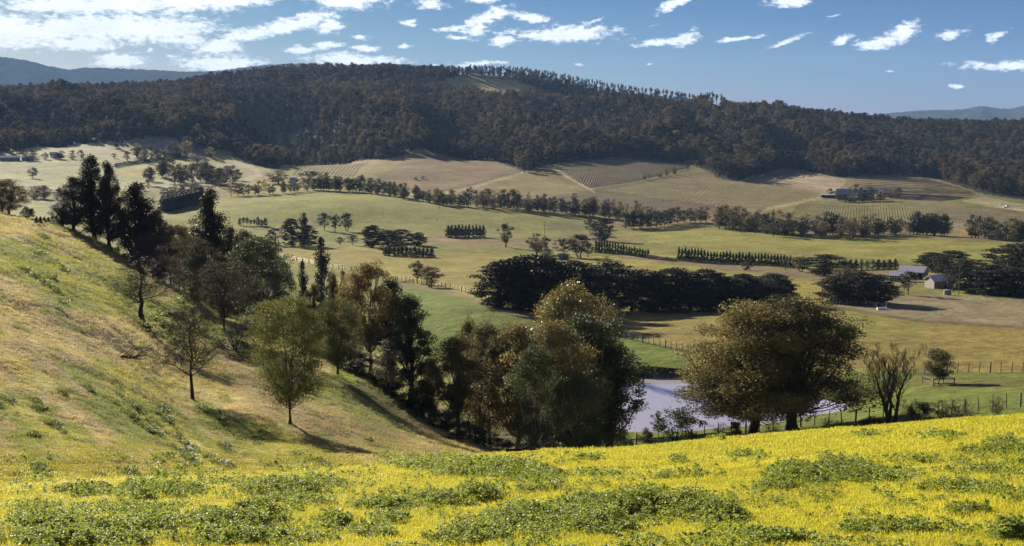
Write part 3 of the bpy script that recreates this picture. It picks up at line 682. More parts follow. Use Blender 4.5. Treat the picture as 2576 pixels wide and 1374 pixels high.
def bare_tree(key, seed, H, R, levels, trunk_frac=.25, up=.3, wob=.06, bark='twig', tr=None, joined=False, spread=1.0, droop=0.0, n1=9, curl=0.0, stems=1, twig_r=.006, fan=False):
    r = np.random.default_rng(seed); tr = tr or H * .018; LP = []; npt = 6
    P0 = []
    for s in range(stems):
        an = 2 * pi * s / stems + .4; sp_ = .0 if stems == 1 else .45 * R
        top = np.array([cos(an) * sp_, sin(an) * sp_, H * (.8 if stems == 1 else .85)]); b0 = np.array([cos(an), sin(an), 0]) * (0 if stems == 1 else tr) + [0, 0, -.3]
        P0.append(bez(b0[None], np.array([[b0[0] * 3, b0[1] * 3, H * .4]]), top[None], npt)[0])
    P0 = np.array(P0); P0[:, 1:-1] += r.normal(size=P0[:, 1:-1].shape) * .012 * H
    rad0 = np.tile(tr * np.array([1.5, 1.0, .8, .6, .4, .2]), (len(P0), 1)); LP.append((P0, rad0))
    cur, crd, ln = P0, rad0, H * .62
    for lv, (nch, lf, pts) in enumerate(levels):
        m = len(cur) * nch; k = np.repeat(np.arange(len(cur)), nch)
        f = (np.tile(np.linspace(trunk_frac if lv == 0 else .2, .98, nch), len(cur)) + r.uniform(-.05, .05, m)).clip(.05, .99)
        x = f * (cur.shape[1] - 1); i = np.minimum(x.astype(int), cur.shape[1] - 2); u = (x - i)[:, None]
        s = cur[k, i] * (1 - u) + cur[k, i + 1] * u; rs = crd[k, i] * (1 - u[:, 0]) + crd[k, i + 1] * u[:, 0]
        pd = cur[k, i + 1] - cur[k, i]; pd /= np.linalg.norm(pd, axis=1, keepdims=True) + 1e-9
        d = r.normal(size=(m, 3)); 
        if lv == 0:
            an = np.arange(m) * 2.4 + r.uniform(-.4, .4, m); d = np.stack([np.cos(an), np.sin(an), np.zeros(m)], 1)
        d -= (d * pd).sum(1, keepdims=True) * pd * .7; d /= np.linalg.norm(d, axis=1, keepdims=True)
        d = d * spread + pd * (.55 if lv else .2); d[:, 2] += up; d /= np.linalg.norm(d, axis=1, keepdims=True)
        L_ = ln * lf * r.uniform(.65, 1.25, m) * (1 - .45 * f if lv == 0 else 1 - .35 * f)
        e = s + d * L_[:, None]; md = (s + e) / 2 + r.normal(size=(m, 3)) * wob * L_[:, None]; md[:, 2] -= curl * L_; e[:, 2] += curl * L_ * .6; e[:, 2] -= droop * L_
        pp = bez(s, md, e, pts); 
        if pts > 3: pp[:, 1:-1] += r.normal(size=pp[:, 1:-1].shape) * .03 * L_[:, None, None]
        r0 = np.maximum(rs * .55, twig_r); rd = r0[:, None] * np.linspace(1, .3, pts)[None]; rd = np.maximum(rd, twig_r * .6)
        LP.append((pp, rd)); cur, crd, ln = pp, rd, ln * lf
    V, Fq, n = [], [], 0
    for lv, (pp, rd) in enumerate(LP):
        a, b2 = tubes(pp, rd, [8, 6, 4, 3, 3, 3][lv]); V.append(a); Fq.append(b2 + n); n += len(a)
    V = np.concatenate(V); A = dict(h=V[:, 2].max(), w=np.percentile(np.abs(V[:, 0]), 99) + np.percentile(np.abs(V[:, 1]), 99))
    nb = len(LP[0][0]) * 0 + sum(len(q) for q in Fq[:2])
    if joined: A['mesh'] = new_mesh(key, V, [np.concatenate(Fq)], [M[bark]])
    else:
        n1v = len(LP[0][0]) * LP[0][0].shape[1] * 8 + len(LP[1][0]) * LP[1][0].shape[1] * 6
        A['trunk'] = new_mesh(key + '_trunk', V[:n1v], [np.concatenate(Fq[:2])], [M['darkbark']], smooth=True)
        A['crown'] = new_mesh(key + '_twigs', V[n1v:], [np.concatenate(Fq[2:]) - n1v], [M[bark]])
    ARCH[key] = A
# --- near trees
crown_tree('twinL', 11, 14.5, 6.4, .19, 'dome2', 130, 430, .205, 'gumwarm', 'darkbark', crad=.215, droop=.45, trunk_r=.42, limb=1.1, trunks_from=.30, edge=.45)
crown_tree('twinR', 12, 14.5, 6.4, .19, 'dome2', 130, 430, .205, 'gumwarm', 'darkbark', crad=.215, droop=.45, trunk_r=.42, limb=1.1, trunks_from=.30, edge=.45)
crown_tree('gumA', 13, 15, 5.0, .22, 'oval', 95, 300, .215, 'gum', 'bark', crad=.24, droop=.5, limb=1.0, stems=2)
crown_tree('gumB', 14, 15, 5.0, .17, 'round', 95, 300, .215, 'gumgreen', 'palebark', crad=.24, droop=.5, stems=2, edge=.5)
crown_tree('gumC', 15, 15, 4.4, .27, 'dome', 85, 310, .215, 'gumrust', 'bark', crad=.25, droop=.5)
crown_tree('gold', 16, 17, 4.2, .40, 'oval', 90, 380, .205, 'gold', 'palebark', crad=.29, droop=.3)
crown_tree('colA', 17, 18, 3.6, .10, 'column', 120, 240, .24, 'dark', 'darkbark', crad=.24, droop=.4, flat=1.1)
crown_tree('colB', 18, 18, 4.0, .13, 'oval', 95, 250, .24, 'dark', 'darkbark', crad=.24, droop=.4, flat=1.2, edge=.4)
crown_tree('wattleA', 19, 9.5, 4.6, .16, 'oval', 120, 300, .18, 'wattle', 'darkbark', crad=.24, flat=.45, droop=-.1, aspect=.3, stems=2, trunk_r=.15, limb=.9, trunks_from=.45)
crown_tree('oliveA', 20, 8.5, 4.2, .28, 'flat', 70, 240, .17, 'olive', 'darkbark', crad=.26, flat=.5, aspect=.3, trunk_r=.17, stems=2, trunks_from=.4)
crown_tree('tallA', 21, 16, 3.4, .22, 'oval', 75, 290, .21, 'gumgreen', 'darkbark', crad=.28, droop=.5, edge=.6)
crown_tree('bushA', 22, 2.6, 1.8, .05, 'round', 32, 150, .13, 'dark', 'darkbark', crad=.32, trunk_r=.05, stems=3)
crown_tree('bushB', 23, 4.5, 2.6, .15, 'flat', 34, 150, .2, 'gumgreen', 'darkbark', crad=.3, trunk_r=.08, stems=3)
crown_tree('small', 24, 5.5, 2.2, .22, 'oval', 60, 190, .17, 'gum', 'palebark', crad=.28, droop=.4, trunk_r=.12)
crown_tree('pale', 25, 3.2, 1.1, .25, 'oval', 22, 90, .12, 'pale', 'bark', crad=.32, trunk_r=.04, stems=2)
bare_tree('bareB', 31, 8.5, 4.2, [(15, .62, 6), (9, .55, 5), (7, .5, 3), (4, .6, 3)], trunk_frac=.32, up=.42, tr=.13, twig_r=.0125, curl=.05)
bare_tree('bareA', 32, 8.5, 5.2, [(11, .85, 6), (7, .5, 5), (7, .45, 3), (6, .55, 3)], trunk_frac=.35, up=.2, tr=.24, twig_r=.0115, curl=.16, wob=.12)
bare_tree('fan', 33, 8.5, 2.6, [(8, .55, 6), (6, .45, 5), (5, .42, 3), (3, .5, 3)], trunk_frac=.35, up=1.6, tr=.11, twig_r=.0095, stems=4, spread=.7)
bare_tree('scrub', 34, 2.2, 1.4, [(9, .7, 4), (7, .5, 3), (6, .5, 3)], trunk_frac=.1, up=.5, tr=.03, twig_r=.006, stems=4)
# --- middle distance
mids = []
for i, (lf, pf, st) in enumerate([('gum', 'round', 2), ('dark', 'dome', 1), ('gumgreen', 'oval', 1), ('gumrust', 'oval', 2), ('pale', 'round', 2)]):
    crown_tree('mid_gum%d' % i, 40 + i, 12, 4.6, .22, pf, 38, 62, .55, lf, 'bark', crad=.28, droop=.3, edge=.6, stems=st, inner=.5)
for i in range(3): crown_tree('cyp%d' % i, 50 + i, 14, 6.2, .02, 'wedge' if i < 2 else 'dome', 100, 125, .5, 'cypress', 'darkbark', crad=.27, flat=.30, droop=-.15, aspect=.45, edge=.35, zpow=.85)
crown_tree('cone0', 55, 7, 1.7, .0, 'cone', 60, 42, .34, 'cypress', 'darkbark', crad=.3, flat=.8, edge=.4)
crown_tree('cone1', 56, 7, 1.7, .0, 'column', 60, 42, .34, 'cypress', 'darkbark', crad=.3, flat=1.1, edge=.4)
crown_tree('midcol', 57, 11, 2.4, .06, 'column', 60, 70, .33, 'dark', 'darkbark', crad=.3, flat=1.0, edge=.4, droop=.3)
crown_tree('shrub', 58, 3, 2.4, .0, 'round', 30, 50, .3, 'dark', 'darkbark', crad=.34, edge=.5)
bare_tree('midbare', 59, 9, 4, [(10, .6, 4), (7, .5, 3), (6, .5, 3)], trunk_frac=.25, up=.4, tr=.14, twig_r=.03)
# --- far (one mesh each)
for i, (lf, pf) in enumerate([('gum', 'round'), ('olive', 'dome'), ('olive', 'oval'), ('pale', 'oval'), ('dark', 'round')]):
    crown_tree('far_gum%d' % i, 60 + i, 11, 4.4, .12, pf, 34, 44, .62, lf, 'bark', crad=.32, edge=.6, inner=.5, joined=True)
crown_tree('far_cone', 66, 7, 1.8, .0, 'cone', 30, 20, .6, 'cypress', 'darkbark', crad=.34, joined=True)
bare_tree('far_bare', 67, 9, 3.6, [(9, .6, 4), (6, .5, 3), (5, .5, 3)], trunk_frac=.2, up=.5, tr=.12, twig_r=.05, joined=True)
for i in range(6): crown_tree('wood%d' % i, 70 + i, 17, 6.0 - .4 * (i % 3), .25, ['round', 'dome', 'flat'][i % 3], 22, 52, 1.05, 'forest', 'bark', crad=.36, flat=.7, edge=.55, inner=.5, joined=True, limb=.8)
for i in range(4): crown_tree('crest%d' % i, 80 + i, 19, 4.6, .58, ['flat', 'round'][i % 2], 16, 24, 1.3, 'forest', 'bark', crad=.38, flat=.6, edge=.7, joined=True, trunk_r=.5, limb=1.2)

ORD = ['', 'first', 'second', 'third', 'fourth', 'fifth', 'sixth', 'seventh', 'eighth', 'ninth', 'tenth', 'eleventh', 'twelfth', 'thirteenth', 'fourteenth', 'fifteenth', 'sixteenth', 'seventeenth', 'eighteenth', 'nineteenth']
TENS = ['', '', 'twent', 'thirt', 'fort', 'fift', 'sixt', 'sevent', 'eight', 'ninet']
def ordn(n):
    if n < 20: return ORD[n]
    h, n_ = divmod(n, 100)
    if h: return ('one' if h == 1 else 'two') + '-hundred' + ('th' if n_ == 0 else '-and-' + ordn(n_))
    t_, u_ = divmod(n, 10)
    return TENS[t_] + ('ieth' if u_ == 0 else 'y-' + ORD[u_])
def place(key, px, base=None, top=None, w=None, r=None, name='gum_tree', label='', cat='tree', group=None, rz=None, sink=0.0, wy=None):
    """a tree whose foot is at photo row base (or at range r) and whose crown spans top..foot, w wide"""
    if r is None:
        q, rr_ = cast([px], [base])
        if np.isnan(rr_[0]): print('no hit', name, px, base); return None
        r = float(rr_[0])
    a, T = azT(px, base if base is not None else (top + 100)); a = float(a); x, y = r * sin(a), r * cos(a); z = ground(x, y) - sink
    a2, T2 = azT(px, top); H = -float(T2) * r - z; A = ARCH[key]
    W_ = w / F * sqrt(r * r + z * z)
    sz = max(H, .3) / A['h']; sx = W_ / A['w']
    rz = random.uniform(0, 6.28) if rz is None else rz
    if 'mesh' in A:
        o = link(name, A['mesh'], label=label, category=cat); o.location = (x, y, z); o.rotation_euler = (0, 0, rz); o.scale = (sx, sx, sz)
        if group: o['group'] = group
        return o
    o = root(name, (x, y, z), label, cat, group, rz, (sx, sx, sz))
    tn = link('trunk', A['trunk'], o); cn = link('crown' if 'bare' not in key and key not in ('fan', 'scrub') else 'twigs', A['crown'], o)
    return o
# ------------------------------------------------------------------ near trees
GG = 'gums crowded in the gully'
T_ = place
T_('twinL', 1896, 1098, 752, 350, r=131, name='gum_tree', label='broad brown gum with a short forked trunk, the nearer the pond of the big pair', rz=.3, group='big pair of gums by the pond fence')
T_('twinR', 1990, 1092, 738, 370, r=133, name='gum_tree', label='broadest brown gum with low spreading right boughs, second of the big pair by the pond', rz=2.0, group='big pair of gums by the pond fence')
T_('fan', 2235, 1074, 858, 125, r=127, name='bare_tree', label='upright leafless tree with fan of thin boughs right of the big gum pair', rz=1)
g = T_('small', 2360, 967, 876, 68, name='gum_tree', label='small round lone gum inside a low timber guard on the green paddock', rz=.5)
T_('gold', 1440, 1140, 696, 165, r=152, name='gum_tree', label='tallest golden leaved gum rising above the gully clump', group=GG, rz=1.0)
T_('gumB', 1475, 1146, 782, 260, r=122, name='gum_tree', label='dark green gum in front of the golden one, pale limbs', group=GG, rz=.2)
T_('tallA', 1535, 1138, 850, 150, r=121, name='gum_tree', label='green gum at the pond end of the gully clump with two thin dark trunks', group=GG, rz=2.6)
T_('gumA', 1390, 1150, 800, 200, r=114, name='gum_tree', label='brown gum in the middle of the gully clump, crown below the golden gum', group=GG, rz=3.0)
T_('gumC', 1300, 1135, 800, 195, r=118, name='gum_tree', label='brown gum on a stout dark forked trunk, left of the clump middle', group=GG, rz=4.0)
T_('gumA', 1225, 1120, 806, 150, r=121, name='gum_tree', label='slender brown gum on twin thin grey stems in the gully clump', group=GG, rz=5.0)
T_('gumC', 1155, 1108, 835, 150, r=112, name='gum_tree', label='yellow brown gum leaning at the left end of the gully clump', group=GG, rz=1.5)
T_('gumC', 1180, 1090, 795, 90, r=150, name='gum_tree', label='rusty gum topped by a dead grey snag behind the gully clump', group=GG, rz=2.5)
T_('gumB', 1345, 1140, 860, 120, r=104, name='gum_tree', label='low dark green gum filling the front of the gully clump', group=GG, rz=1.1)
T_('bareA', 1195, 1000, 760, 90, r=151, name='dead_snag', label='dead pale branches poking up above the rusty gum', cat='dead tree', rz=.4)
T_('gumB', 1440, 1152, 930, 170, r=110, name='gum_tree', label='dense dark gum low at the foot of the golden gum', group=GG, rz=4.1)
for i_, (x_, b_, t_, w_, r_) in enumerate([(1120, 1090, 1030, 90, 112), (1200, 1118, 1070, 80, 110), (1370, 1150, 1090, 90, 104), (1490, 1145, 1085, 90, 108), (1560, 1140, 1075, 60, 122), (1060, 1050, 960, 80, 112), (980, 985, 925, 80, 116), (900, 945, 885, 70, 122), (840, 930, 870, 70, 122)]):
    T_('bushB', x_, b_, t_, w_, r=r_, name='shrub', label='%s dark shrub from the pond end in the shaded undergrowth of the gully' % ordn([5, 4, 3, 2, 1, 6, 7, 8, 9][i_]), cat='shrub', group='undergrowth shrubs of the gully')
for i_, (x_, b_, t_, w_, r_) in enumerate([(900, 950, 900, 70, 118), (945, 975, 925, 70, 117), (990, 1005, 950, 70, 114), (1035, 1030, 975, 70, 113), (1080, 1062, 1005, 70, 112), (1125, 1085, 1030, 70, 110), (1170, 1108, 1055, 70, 107), (1215, 1128, 1080, 70, 105), (1260, 1142, 1100, 70, 104)]):
    T_(['bushA', 'bushB'][i_ % 2], x_, b_, t_, w_, r=r_, name='shrub', label='%s low dark bush from the top of the shaded strip under the gully trees' % ordn(i_ + 1), cat='shrub', group='low dark bushes of the shaded strip')
# middle group
GM = 'trees down the far side of the grassy spur'
T_('gumC', 935, 950, 648, 135, r=123, name='gum_tree', label='tall rusty crowned gum on a pale trunk, highest of the middle group', group=GM, rz=1)
T_('tallA', 985, 968, 690, 90, r=125, name='gum_tree', label='dark narrow gum just right of the rusty crowned gum', group=GM, rz=2)
T_('tallA', 1032, 1010, 733, 115, r=118, name='gum_tree', label='dark green gum with slim dark trunk, right end of the middle group', group=GM, rz=4)
T_('gumB', 1075, 1060, 900, 90, r=114, name='gum_tree', label='small dark green gum between middle group and gully clump', group=GM, rz=4.4)
T_('gumA', 885, 930, 720, 95, r=130, name='gum_tree', label='loose brown gum leaning left of the rusty crowned gum', group=GM, rz=3.3)
T_('pale', 975, 980, 850, 90, r=113, name='gum_tree', label='grey leaved sapling in the shade of the middle group', group=GM, rz=3.3)
T_('wattleA', 730, 1066, 738, 215, name='wattle_tree', label='feathery green wattle on a slim dark trunk in front of the trees', rz=1.2)
T_('wattleA', 850, 985, 748, 140, r=112, name='wattle_tree', label='green wattle behind and right of the front wattle', rz=3.8)
T_('bareB', 485, 1006, 748, 165, name='bare_tree', label='leafless round crowned tree standing alone on the grassy slope', rz=.6)
T_('bareA', 357, 806, 636, 190, name='bare_tree', label='old bare tree with long crooked limbs and one dark bushy clump', rz=2.2)
mk, q = cast([357], [806])
o = T_('bushA', 362, 664, 662, 44, r=float(q[0]), name='mistletoe', label='dark bushy mistletoe clump hanging in the old bare tree', cat='mistletoe')
zz = -float(azT(362, 700)[1]) * float(q[0]); o.location.z = zz; o.scale = (.75, .75, .75)
T_('oliveA', 565, 862, 648, 165, r=128, name='wattle_tree', label='olive feathery tree with several thin leaning stems above the wattle', rz=.9)
T_('scrub', 590, 870, 800, 120, r=118, name='bare_shrub', label='tangled leafless scrub at the foot of the olive tree', cat='shrub')
T_('bareB', 640, 905, 800, 110, r=122, name='bare_tree', label='grey leafless sapling between the olive tree and the wattle', rz=.6)
T_('oliveA', 480, 730, 590, 130, r=150, name='wattle_tree', label='brownish olive tree behind the old bare tree', rz=3.9)
T_('gumB', 500, 745, 640, 95, r=146, name='gum_tree', label='dark low tree just below the brownish olive tree', rz=3.9)
T_('colA', 534, 700, 466, 108, r=172, name='gum_tree', label='dense dark column shaped tree, pointed top above the green field', rz=.5)
T_('colB', 580, 705, 560, 80, r=168, name='gum_tree', label='dark tree tucked against the right of the pointed dark column tree', rz=2.5)
T_('gumB', 655, 808, 588, 165, r=146, name='gum_tree', label='wide dark leafed tree on a straight black trunk beside the olive tree', rz=1.4)
T_('colB', 620, 760, 570, 75, r=158, name='gum_tree', label='rust tinged dark tree left of the black trunked tree', rz=1.4)
T_('gumB', 700, 765, 640, 80, r=160, name='gum_tree', label='dark tree right behind the black trunked tree', rz=3.4)
T_('colA', 350, 660, 452, 120, r=185, name='gum_tree', label='tall brown speckled tree on the skyline of the slope, alone right of the dark trio', rz=.2)
T_('colB', 400, 680, 520, 80, r=180, name='gum_tree', label='thin brown tree leaning against the brown speckled skyline tree', rz=4.2)
T_('gumA', 455, 700, 560, 95, r=176, name='gum_tree', label='low brown gum between skyline tree and dark column tree', rz=2.2)
T_('bareB', 385, 670, 580, 110, r=172, name='bare_tree', label='grey bare thicket tree at the foot of the brown skyline tree', rz=2.2)
T_('bareB', 430, 700, 600, 90, r=170, name='bare_tree', label='grey bare thicket tree nearer the dark column tree', rz=.2)
GS = 'dark trio of tall trees on the slope skyline'
T_('colB', 188, 592, 440, 80, r=192, name='gum_tree', label='shortest and leftmost of the dark trio on the slope skyline', group=GS, rz=1.2)
T_('colA', 236, 600, 384, 84, r=193, name='gum_tree', label='tallest of the dark trio on the slope skyline, ragged twin top', group=GS, rz=2.4)
T_('colA', 275, 608, 400, 64, r=189, name='gum_tree', label='blackest and rightmost of the dark trio on the slope skyline', group=GS, rz=4.4)
T_('colB', 160, 590, 500, 70, r=196, name='gum_tree', label='low brown tree at the left foot of the dark trio', rz=.4)
T_('gumA', 15, 538, 448, 115, r=205, name='gum_tree', label='open crowned gum cut by the left edge of the photo on the slope top', rz=.4)
T_('bushA', 70, 548, 518, 36, r=200, name='shrub', label='dark round bush on the slope skyline beside the edge gum', cat='shrub')
T_('midcol', 810, 706, 594, 54, r=262, name='gum_tree', label='lone dark column shaped tree in front of the yellow paddock', rz=.4)
T_('midcol', 762, 712, 655, 36, r=250, name='gum_tree', label='small green cone shaped tree left of the lone column tree', rz=.4)
T_('mid_gum2', 1050, 712, 654, 42, name='gum_tree', label='slim upright gum, left of the pair at the paddock fence', rz=.4)
T_('mid_gum3', 1082, 723, 668, 72, name='gum_tree', label='spreading brown gum, right of the pair at the paddock fence', rz=.4)
for i, (x_, b_, t_, w_, k_, lb) in enumerate([(790, 770, 705, 46, 'gumC', 'orange brown sapling below the small cone tree'), (838, 760, 672, 46, 'gumC', 'wispy orange sapling left of the rusty crowned gum'),
     (865, 775, 665, 40, 'pale', 'pale wispy sapling touching the rusty crowned gum'), (760, 800, 740, 50, 'bareB', 'small bare bush above the green wattle')]):
    T_(k_, x_, b_, t_, w_, r=[150, 165, 160, 140][i], name='sapling', label=lb, cat='sapling')
# bushes along the pond fence
for k_, x_, b_, t_, w_, r_, nm, lb in [('bushB', 1712, 1116, 1018, 110, 127, 'shrub', 'big dark bush against the pond, left of the broad gums'),
    ('pale', 1657, 1090, 1032, 34, 140, 'sapling', 'small yellowish sapling standing before the open water'), ('bushA', 1627, 1124, 1074, 46, 126, 'shrub', 'round dark bush at the crest below the pond'),
    ('bushB', 1568, 1136, 1092, 44, 126, 'shrub', 'thin stemmed dark bush beside the two trunked green gum'), ('scrub', 1942, 1097, 1066, 52, 129, 'bare_shrub', 'twiggy brown shrub between the two broad trunks'),
    ('small', 1850, 1105, 1060, 30, 128, 'sapling', 'small sapling in the shade left of the forked trunk'), ('scrub', 1815, 1110, 1062, 50, 129, 'bare_shrub', 'thin twiggy shrub on the pond fence left of the sapling'),
    ('bushA', 2192, 1077, 1046, 58, 126, 'shrub', 'low rounded brown shrub left of the fan shaped bare tree'), ('scrub', 2110, 1085, 1055, 40, 129, 'bare_shrub', 'small scrappy shrub on the fence left of the low rounded shrub'),
    ('bushB', 2325, 1064, 1008, 64, 126, 'shrub', 'dark leafy shrub right of the fan shaped bare tree'), ('scrub', 2290, 1066, 1000, 70, 127, 'bare_shrub', 'bare spiky shrub between fan shaped tree and dark shrub'),
    ('scrub', 2375, 1060, 1004, 60, 127, 'bare_shrub', 'bare brown shrub right of the dark leafy shrub'), ('scrub', 2415, 1056, 1002, 64, 127, 'bare_shrub', 'second bare brown shrub, farther right of the dark leafy shrub'),
    ('scrub', 2507, 1052, 996, 40, 128, 'bare_shrub', 'faint thin sapling by a stake near the photo right edge'), ('scrub', 2080, 1086, 1050, 30, 131, 'bare_shrub', 'tiny leafless shrub by the fence right of the big gums')]:
    T_(k_, x_, b_, t_, w_, r=r_, name=nm, label=lb, cat='sapling' if nm == 'sapling' else 'shrub')
T_('scrub', 1540, 790, 750, 60, r=190, name='bare_shrub', label='thin bare shrub peeping beside the golden gum', cat='shrub')
# ------------------------------------------------------------------ middle distance trees
def row(pts, n, keys, h, w, name, label, group, cat='tree', jit=0.0, jy=0.0, hv=.2, names=None, first=1):
    """n trees with feet along the photo polyline pts; h, w heights and widths in photo px (tuple = from..to)"""
    d = np.r_[0, np.cumsum(np.hypot(np.diff([q[0] for q in pts]), np.diff([q[1] for q in pts])))]; s = np.linspace(0, d[-1], n)
    xs = np.interp(s, d, [q[0] for q in pts]); ys = np.interp(s, d, [q[1] for q in pts])
    rnd = np.random.default_rng(int(xs[0] * 7 + n)); xs = xs + rnd.normal(size=n) * jit; ys = ys + rnd.normal(size=n) * jy
    for i in range(n):
        f = i / max(1, n - 1); hh = (h[0] + (h[1] - h[0]) * f) * (1 + rnd.uniform(-hv, hv)); ww = (w[0] + (w[1] - w[0]) * f) * (1 + rnd.uniform(-.15, .25))
        place(keys[rnd.integers(len(keys))], xs[i], ys[i], ys[i] - hh, ww, name=name, label=label % ordn(i + first), cat=cat, group=group, rz=float(rnd.uniform(0, 6.28)))
CY = ['cyp0', 'cyp1', 'cyp2']
cyp = [(1262, 772, 660, 120), (1300, 776, 642, 150), (1345, 784, 645, 150), (1395, 784, 652, 140), (1440, 786, 655, 150), (1490, 784, 660, 140), (1540, 784, 664, 130), (1590, 783, 670, 130), (1640, 783, 674, 130),
       (1690, 782, 678, 120), (1735, 782, 682, 120), (1780, 781, 682, 120), (1825, 780, 686, 120), (1870, 776, 688, 110), (1912, 772, 690, 110), (1948, 768, 694, 95), (1968, 765, 704, 70)]
for i, (x_, b_, t_, w_) in enumerate(cyp):
    place(CY[i % 3], x_, b_, t_ + [-6, 5, -8, 8, 0, 10, -7, 6, 12][i % 9], w_ * [1.2, 1.0, 1.3, .95, 1.15][i % 5], name='cypress_tree', label='%s dark cypress from the left in the long windbreak behind the golden gum' % ordn(i + 1), group='cypresses of the long windbreak', rz=i * 1.3)
for i, (x_, b_, t_, w_, nm) in enumerate([(2110, 762, 694, 100, 'left'), (2160, 765, 682, 120, 'middle'), (2210, 764, 690, 110, 'right'), (2140, 756, 684, 90, 'back')]):
    place(CY[i % 3], x_, b_, t_, w_, name='cypress_tree', label='dark cypress, %s one of the round clump before the sheds' % nm, group='round cypress clump before the sheds')
for i, (x_, b_, t_, w_, lb) in enumerate([(2345, 682, 634, 90, 'dark tree behind the big shed, left one'), (2392, 690, 630, 100, 'dark tree behind the big shed, right one'), (2440, 735, 655, 120, 'black cypress right of the small shed'),
     (2495, 742, 664, 120, 'black cypress farther right of the small shed'), (2545, 745, 672, 110, 'black cypress at the right edge below the grey bare tree'), (2555, 700, 612, 130, 'dark cypress high at the right edge of the photo'),
     (2600, 740, 600, 140, 'dark cypress cut by the right edge of the photo')]):
    place(CY[i % 3], x_, b_, t_, w_, name='cypress_tree', label=lb, group='cypresses round the farm sheds')
place('midbare', 2545, 728, 640, 110, name='bare_tree', label='purplish bare tree among the black cypresses at the right edge')
place('midbare', 2398, 734, 690, 46, name='bare_tree', label='small bare fruit tree in front of the small grey shed')
place('mid_gum1', 2283, 742, 680, 46, name='gum_tree', label='dark upright tree standing before the big shed roof')
row([(1128, 598), (1216, 597)], 11, ['cone1'], (34, 33), (13, 13), 'hedge_cypress', '%s cypress from the left of the short dark block on the green field', 'cypresses of the short dark block', hv=.06)
row([(970, 643), (1086, 647)], 12, ['cone0', 'cone1'], (26, 24), (14, 14), 'hedge_cypress', '%s clipped cypress from the left of the low row below the dark grove', 'cypresses of the low row below the grove', hv=.12)
row([(1500, 636), (1560, 640), (1630, 650)], 20, ['cone0'], (34, 22), (10, 10), 'hedge_conifer', '%s small conifer from the left of the row behind the windbreak', 'conifers of the left hand row', hv=.12)
row([(1632, 651), (1700, 658)], 10, ['shrub'], (11, 10), (14, 14), 'hedge_bush', '%s low bush from the left joining the two conifer rows', 'low bushes joining the conifer rows', hv=.1, cat='bush')
row([(1708, 656), (1850, 664), (2020, 674)], 40, ['cone0'], (34, 28), (12, 11), 'hedge_conifer', '%s pointed conifer from the left of the long row above the windbreak', 'conifers of the long row', hv=.12)
row([(2125, 680), (2252, 676)], 10, ['shrub', 'cone1'], (28, 24), (18, 16), 'hedge_bush', '%s round dark tree from the left of the row ending at the sheds', 'round trees of the row ending at the sheds', hv=.1)
for i, (k_, x_, b_, t_, w_, lb) in enumerate([('cyp2', 2075, 694, 638, 92, 'big dark rounded tree where the conifer row ends'), ('mid_gum3', 2015, 684, 645, 62, 'brown rounded tree left of the big rounded one'), ('mid_gum0', 2120, 700, 668, 50, 'dark bushy tree right of the big rounded one'),
    ('midbare', 1975, 680, 642, 30, 'thin grey tree in front of the conifer row'), ('shrub', 1878, 680, 655, 28, 'dark scrubby bush before the long conifer row'), ('mid_gum4', 1273, 622, 560, 34, 'pale slender gum alone on the brown strip'),
    ('mid_gum0', 1350, 645, 586, 54, 'round dark gum on a single stem above the windbreak'), ('shrub', 1374, 642, 622, 40, 'dark bush at the foot of the round gum'), ('mid_gum2', 1372, 638, 592, 26, 'narrow gum against the round one'),
    ('mid_gum1', 1418, 646, 598, 48, 'dark gum beside the small grey hut'), ('mid_gum4', 1456, 648, 588, 66, 'grey green broad gum behind the small hut'), ('mid_gum1', 1480, 647, 610, 36, 'dark gum closing the hut group on the right'),
    ('mid_gum1', 1485, 588, 550, 36, 'dark gum left of three above the small conifer row'), ('cyp2', 1517, 606, 547, 50, 'dark tall tree, middle of three above the conifer row'), ('mid_gum1', 1510, 632, 566, 44, 'dark gum at the head of the small conifer row'),
    ('midbare', 1528, 672, 640, 30, 'tiny bare tree just above the windbreak'), ('cyp2', 937, 622, 565, 60, 'dark spreading cypress, left and tallest of the grove'), ('cyp0', 975, 622, 578, 60, 'dark cypress second in the grove'),
    ('cyp1', 1010, 622, 576, 60, 'dark cypress third in the grove'), ('cyp2', 1052, 618, 584, 50, 'dark open cypress at the right end of the grove'),
    ('mid_gum1', 692, 616, 572, 48, 'round dark tree left of the pine clump'), ('cyp0', 735, 618, 548, 44, 'dark pine left in the clump with pointed tops'), ('midcol', 765, 616, 534, 34, 'tallest pointed pine in the clump'), ('cyp1', 775, 620, 566, 44, 'dark pine right in the clump with pointed tops'),
    ('mid_gum1', 815, 580, 534, 36, 'dark gum, left of three behind the pine clump'), ('mid_gum2', 843, 584, 538, 30, 'narrow gum, middle of three behind the pine clump'), ('mid_gum4', 872, 582, 534, 36, 'pale thin gum, right of three behind the pine clump'),
    ('mid_gum1', 888, 618, 590, 28, 'small dark gum left of the dark grove'), ('mid_gum4', 856, 616, 596, 22, 'small pale gum farther left of the dark grove')]):
    place(k_, x_, b_, t_, w_, name='gum_tree' if 'gum' in k_ else ('bare_tree' if 'bare' in k_ else ('shrub' if k_ == 'shrub' else 'conifer_tree')), label=lb, cat='tree' if k_ != 'shrub' else 'shrub')
row([(603, 566), (668, 568)], 8, ['mid_gum2', 'midcol'], (20, 18), (11, 10), 'young_tree', '%s young tree from the left of the little row on the hill field', 'young trees on the hill field', hv=.25)
row([(92, 562), (142, 562)], 6, ['cone0'], (18, 20), (13, 13), 'young_conifer', '%s pointed young conifer from the left seen over the slope top', 'young conifers seen over the slope', hv=.2)
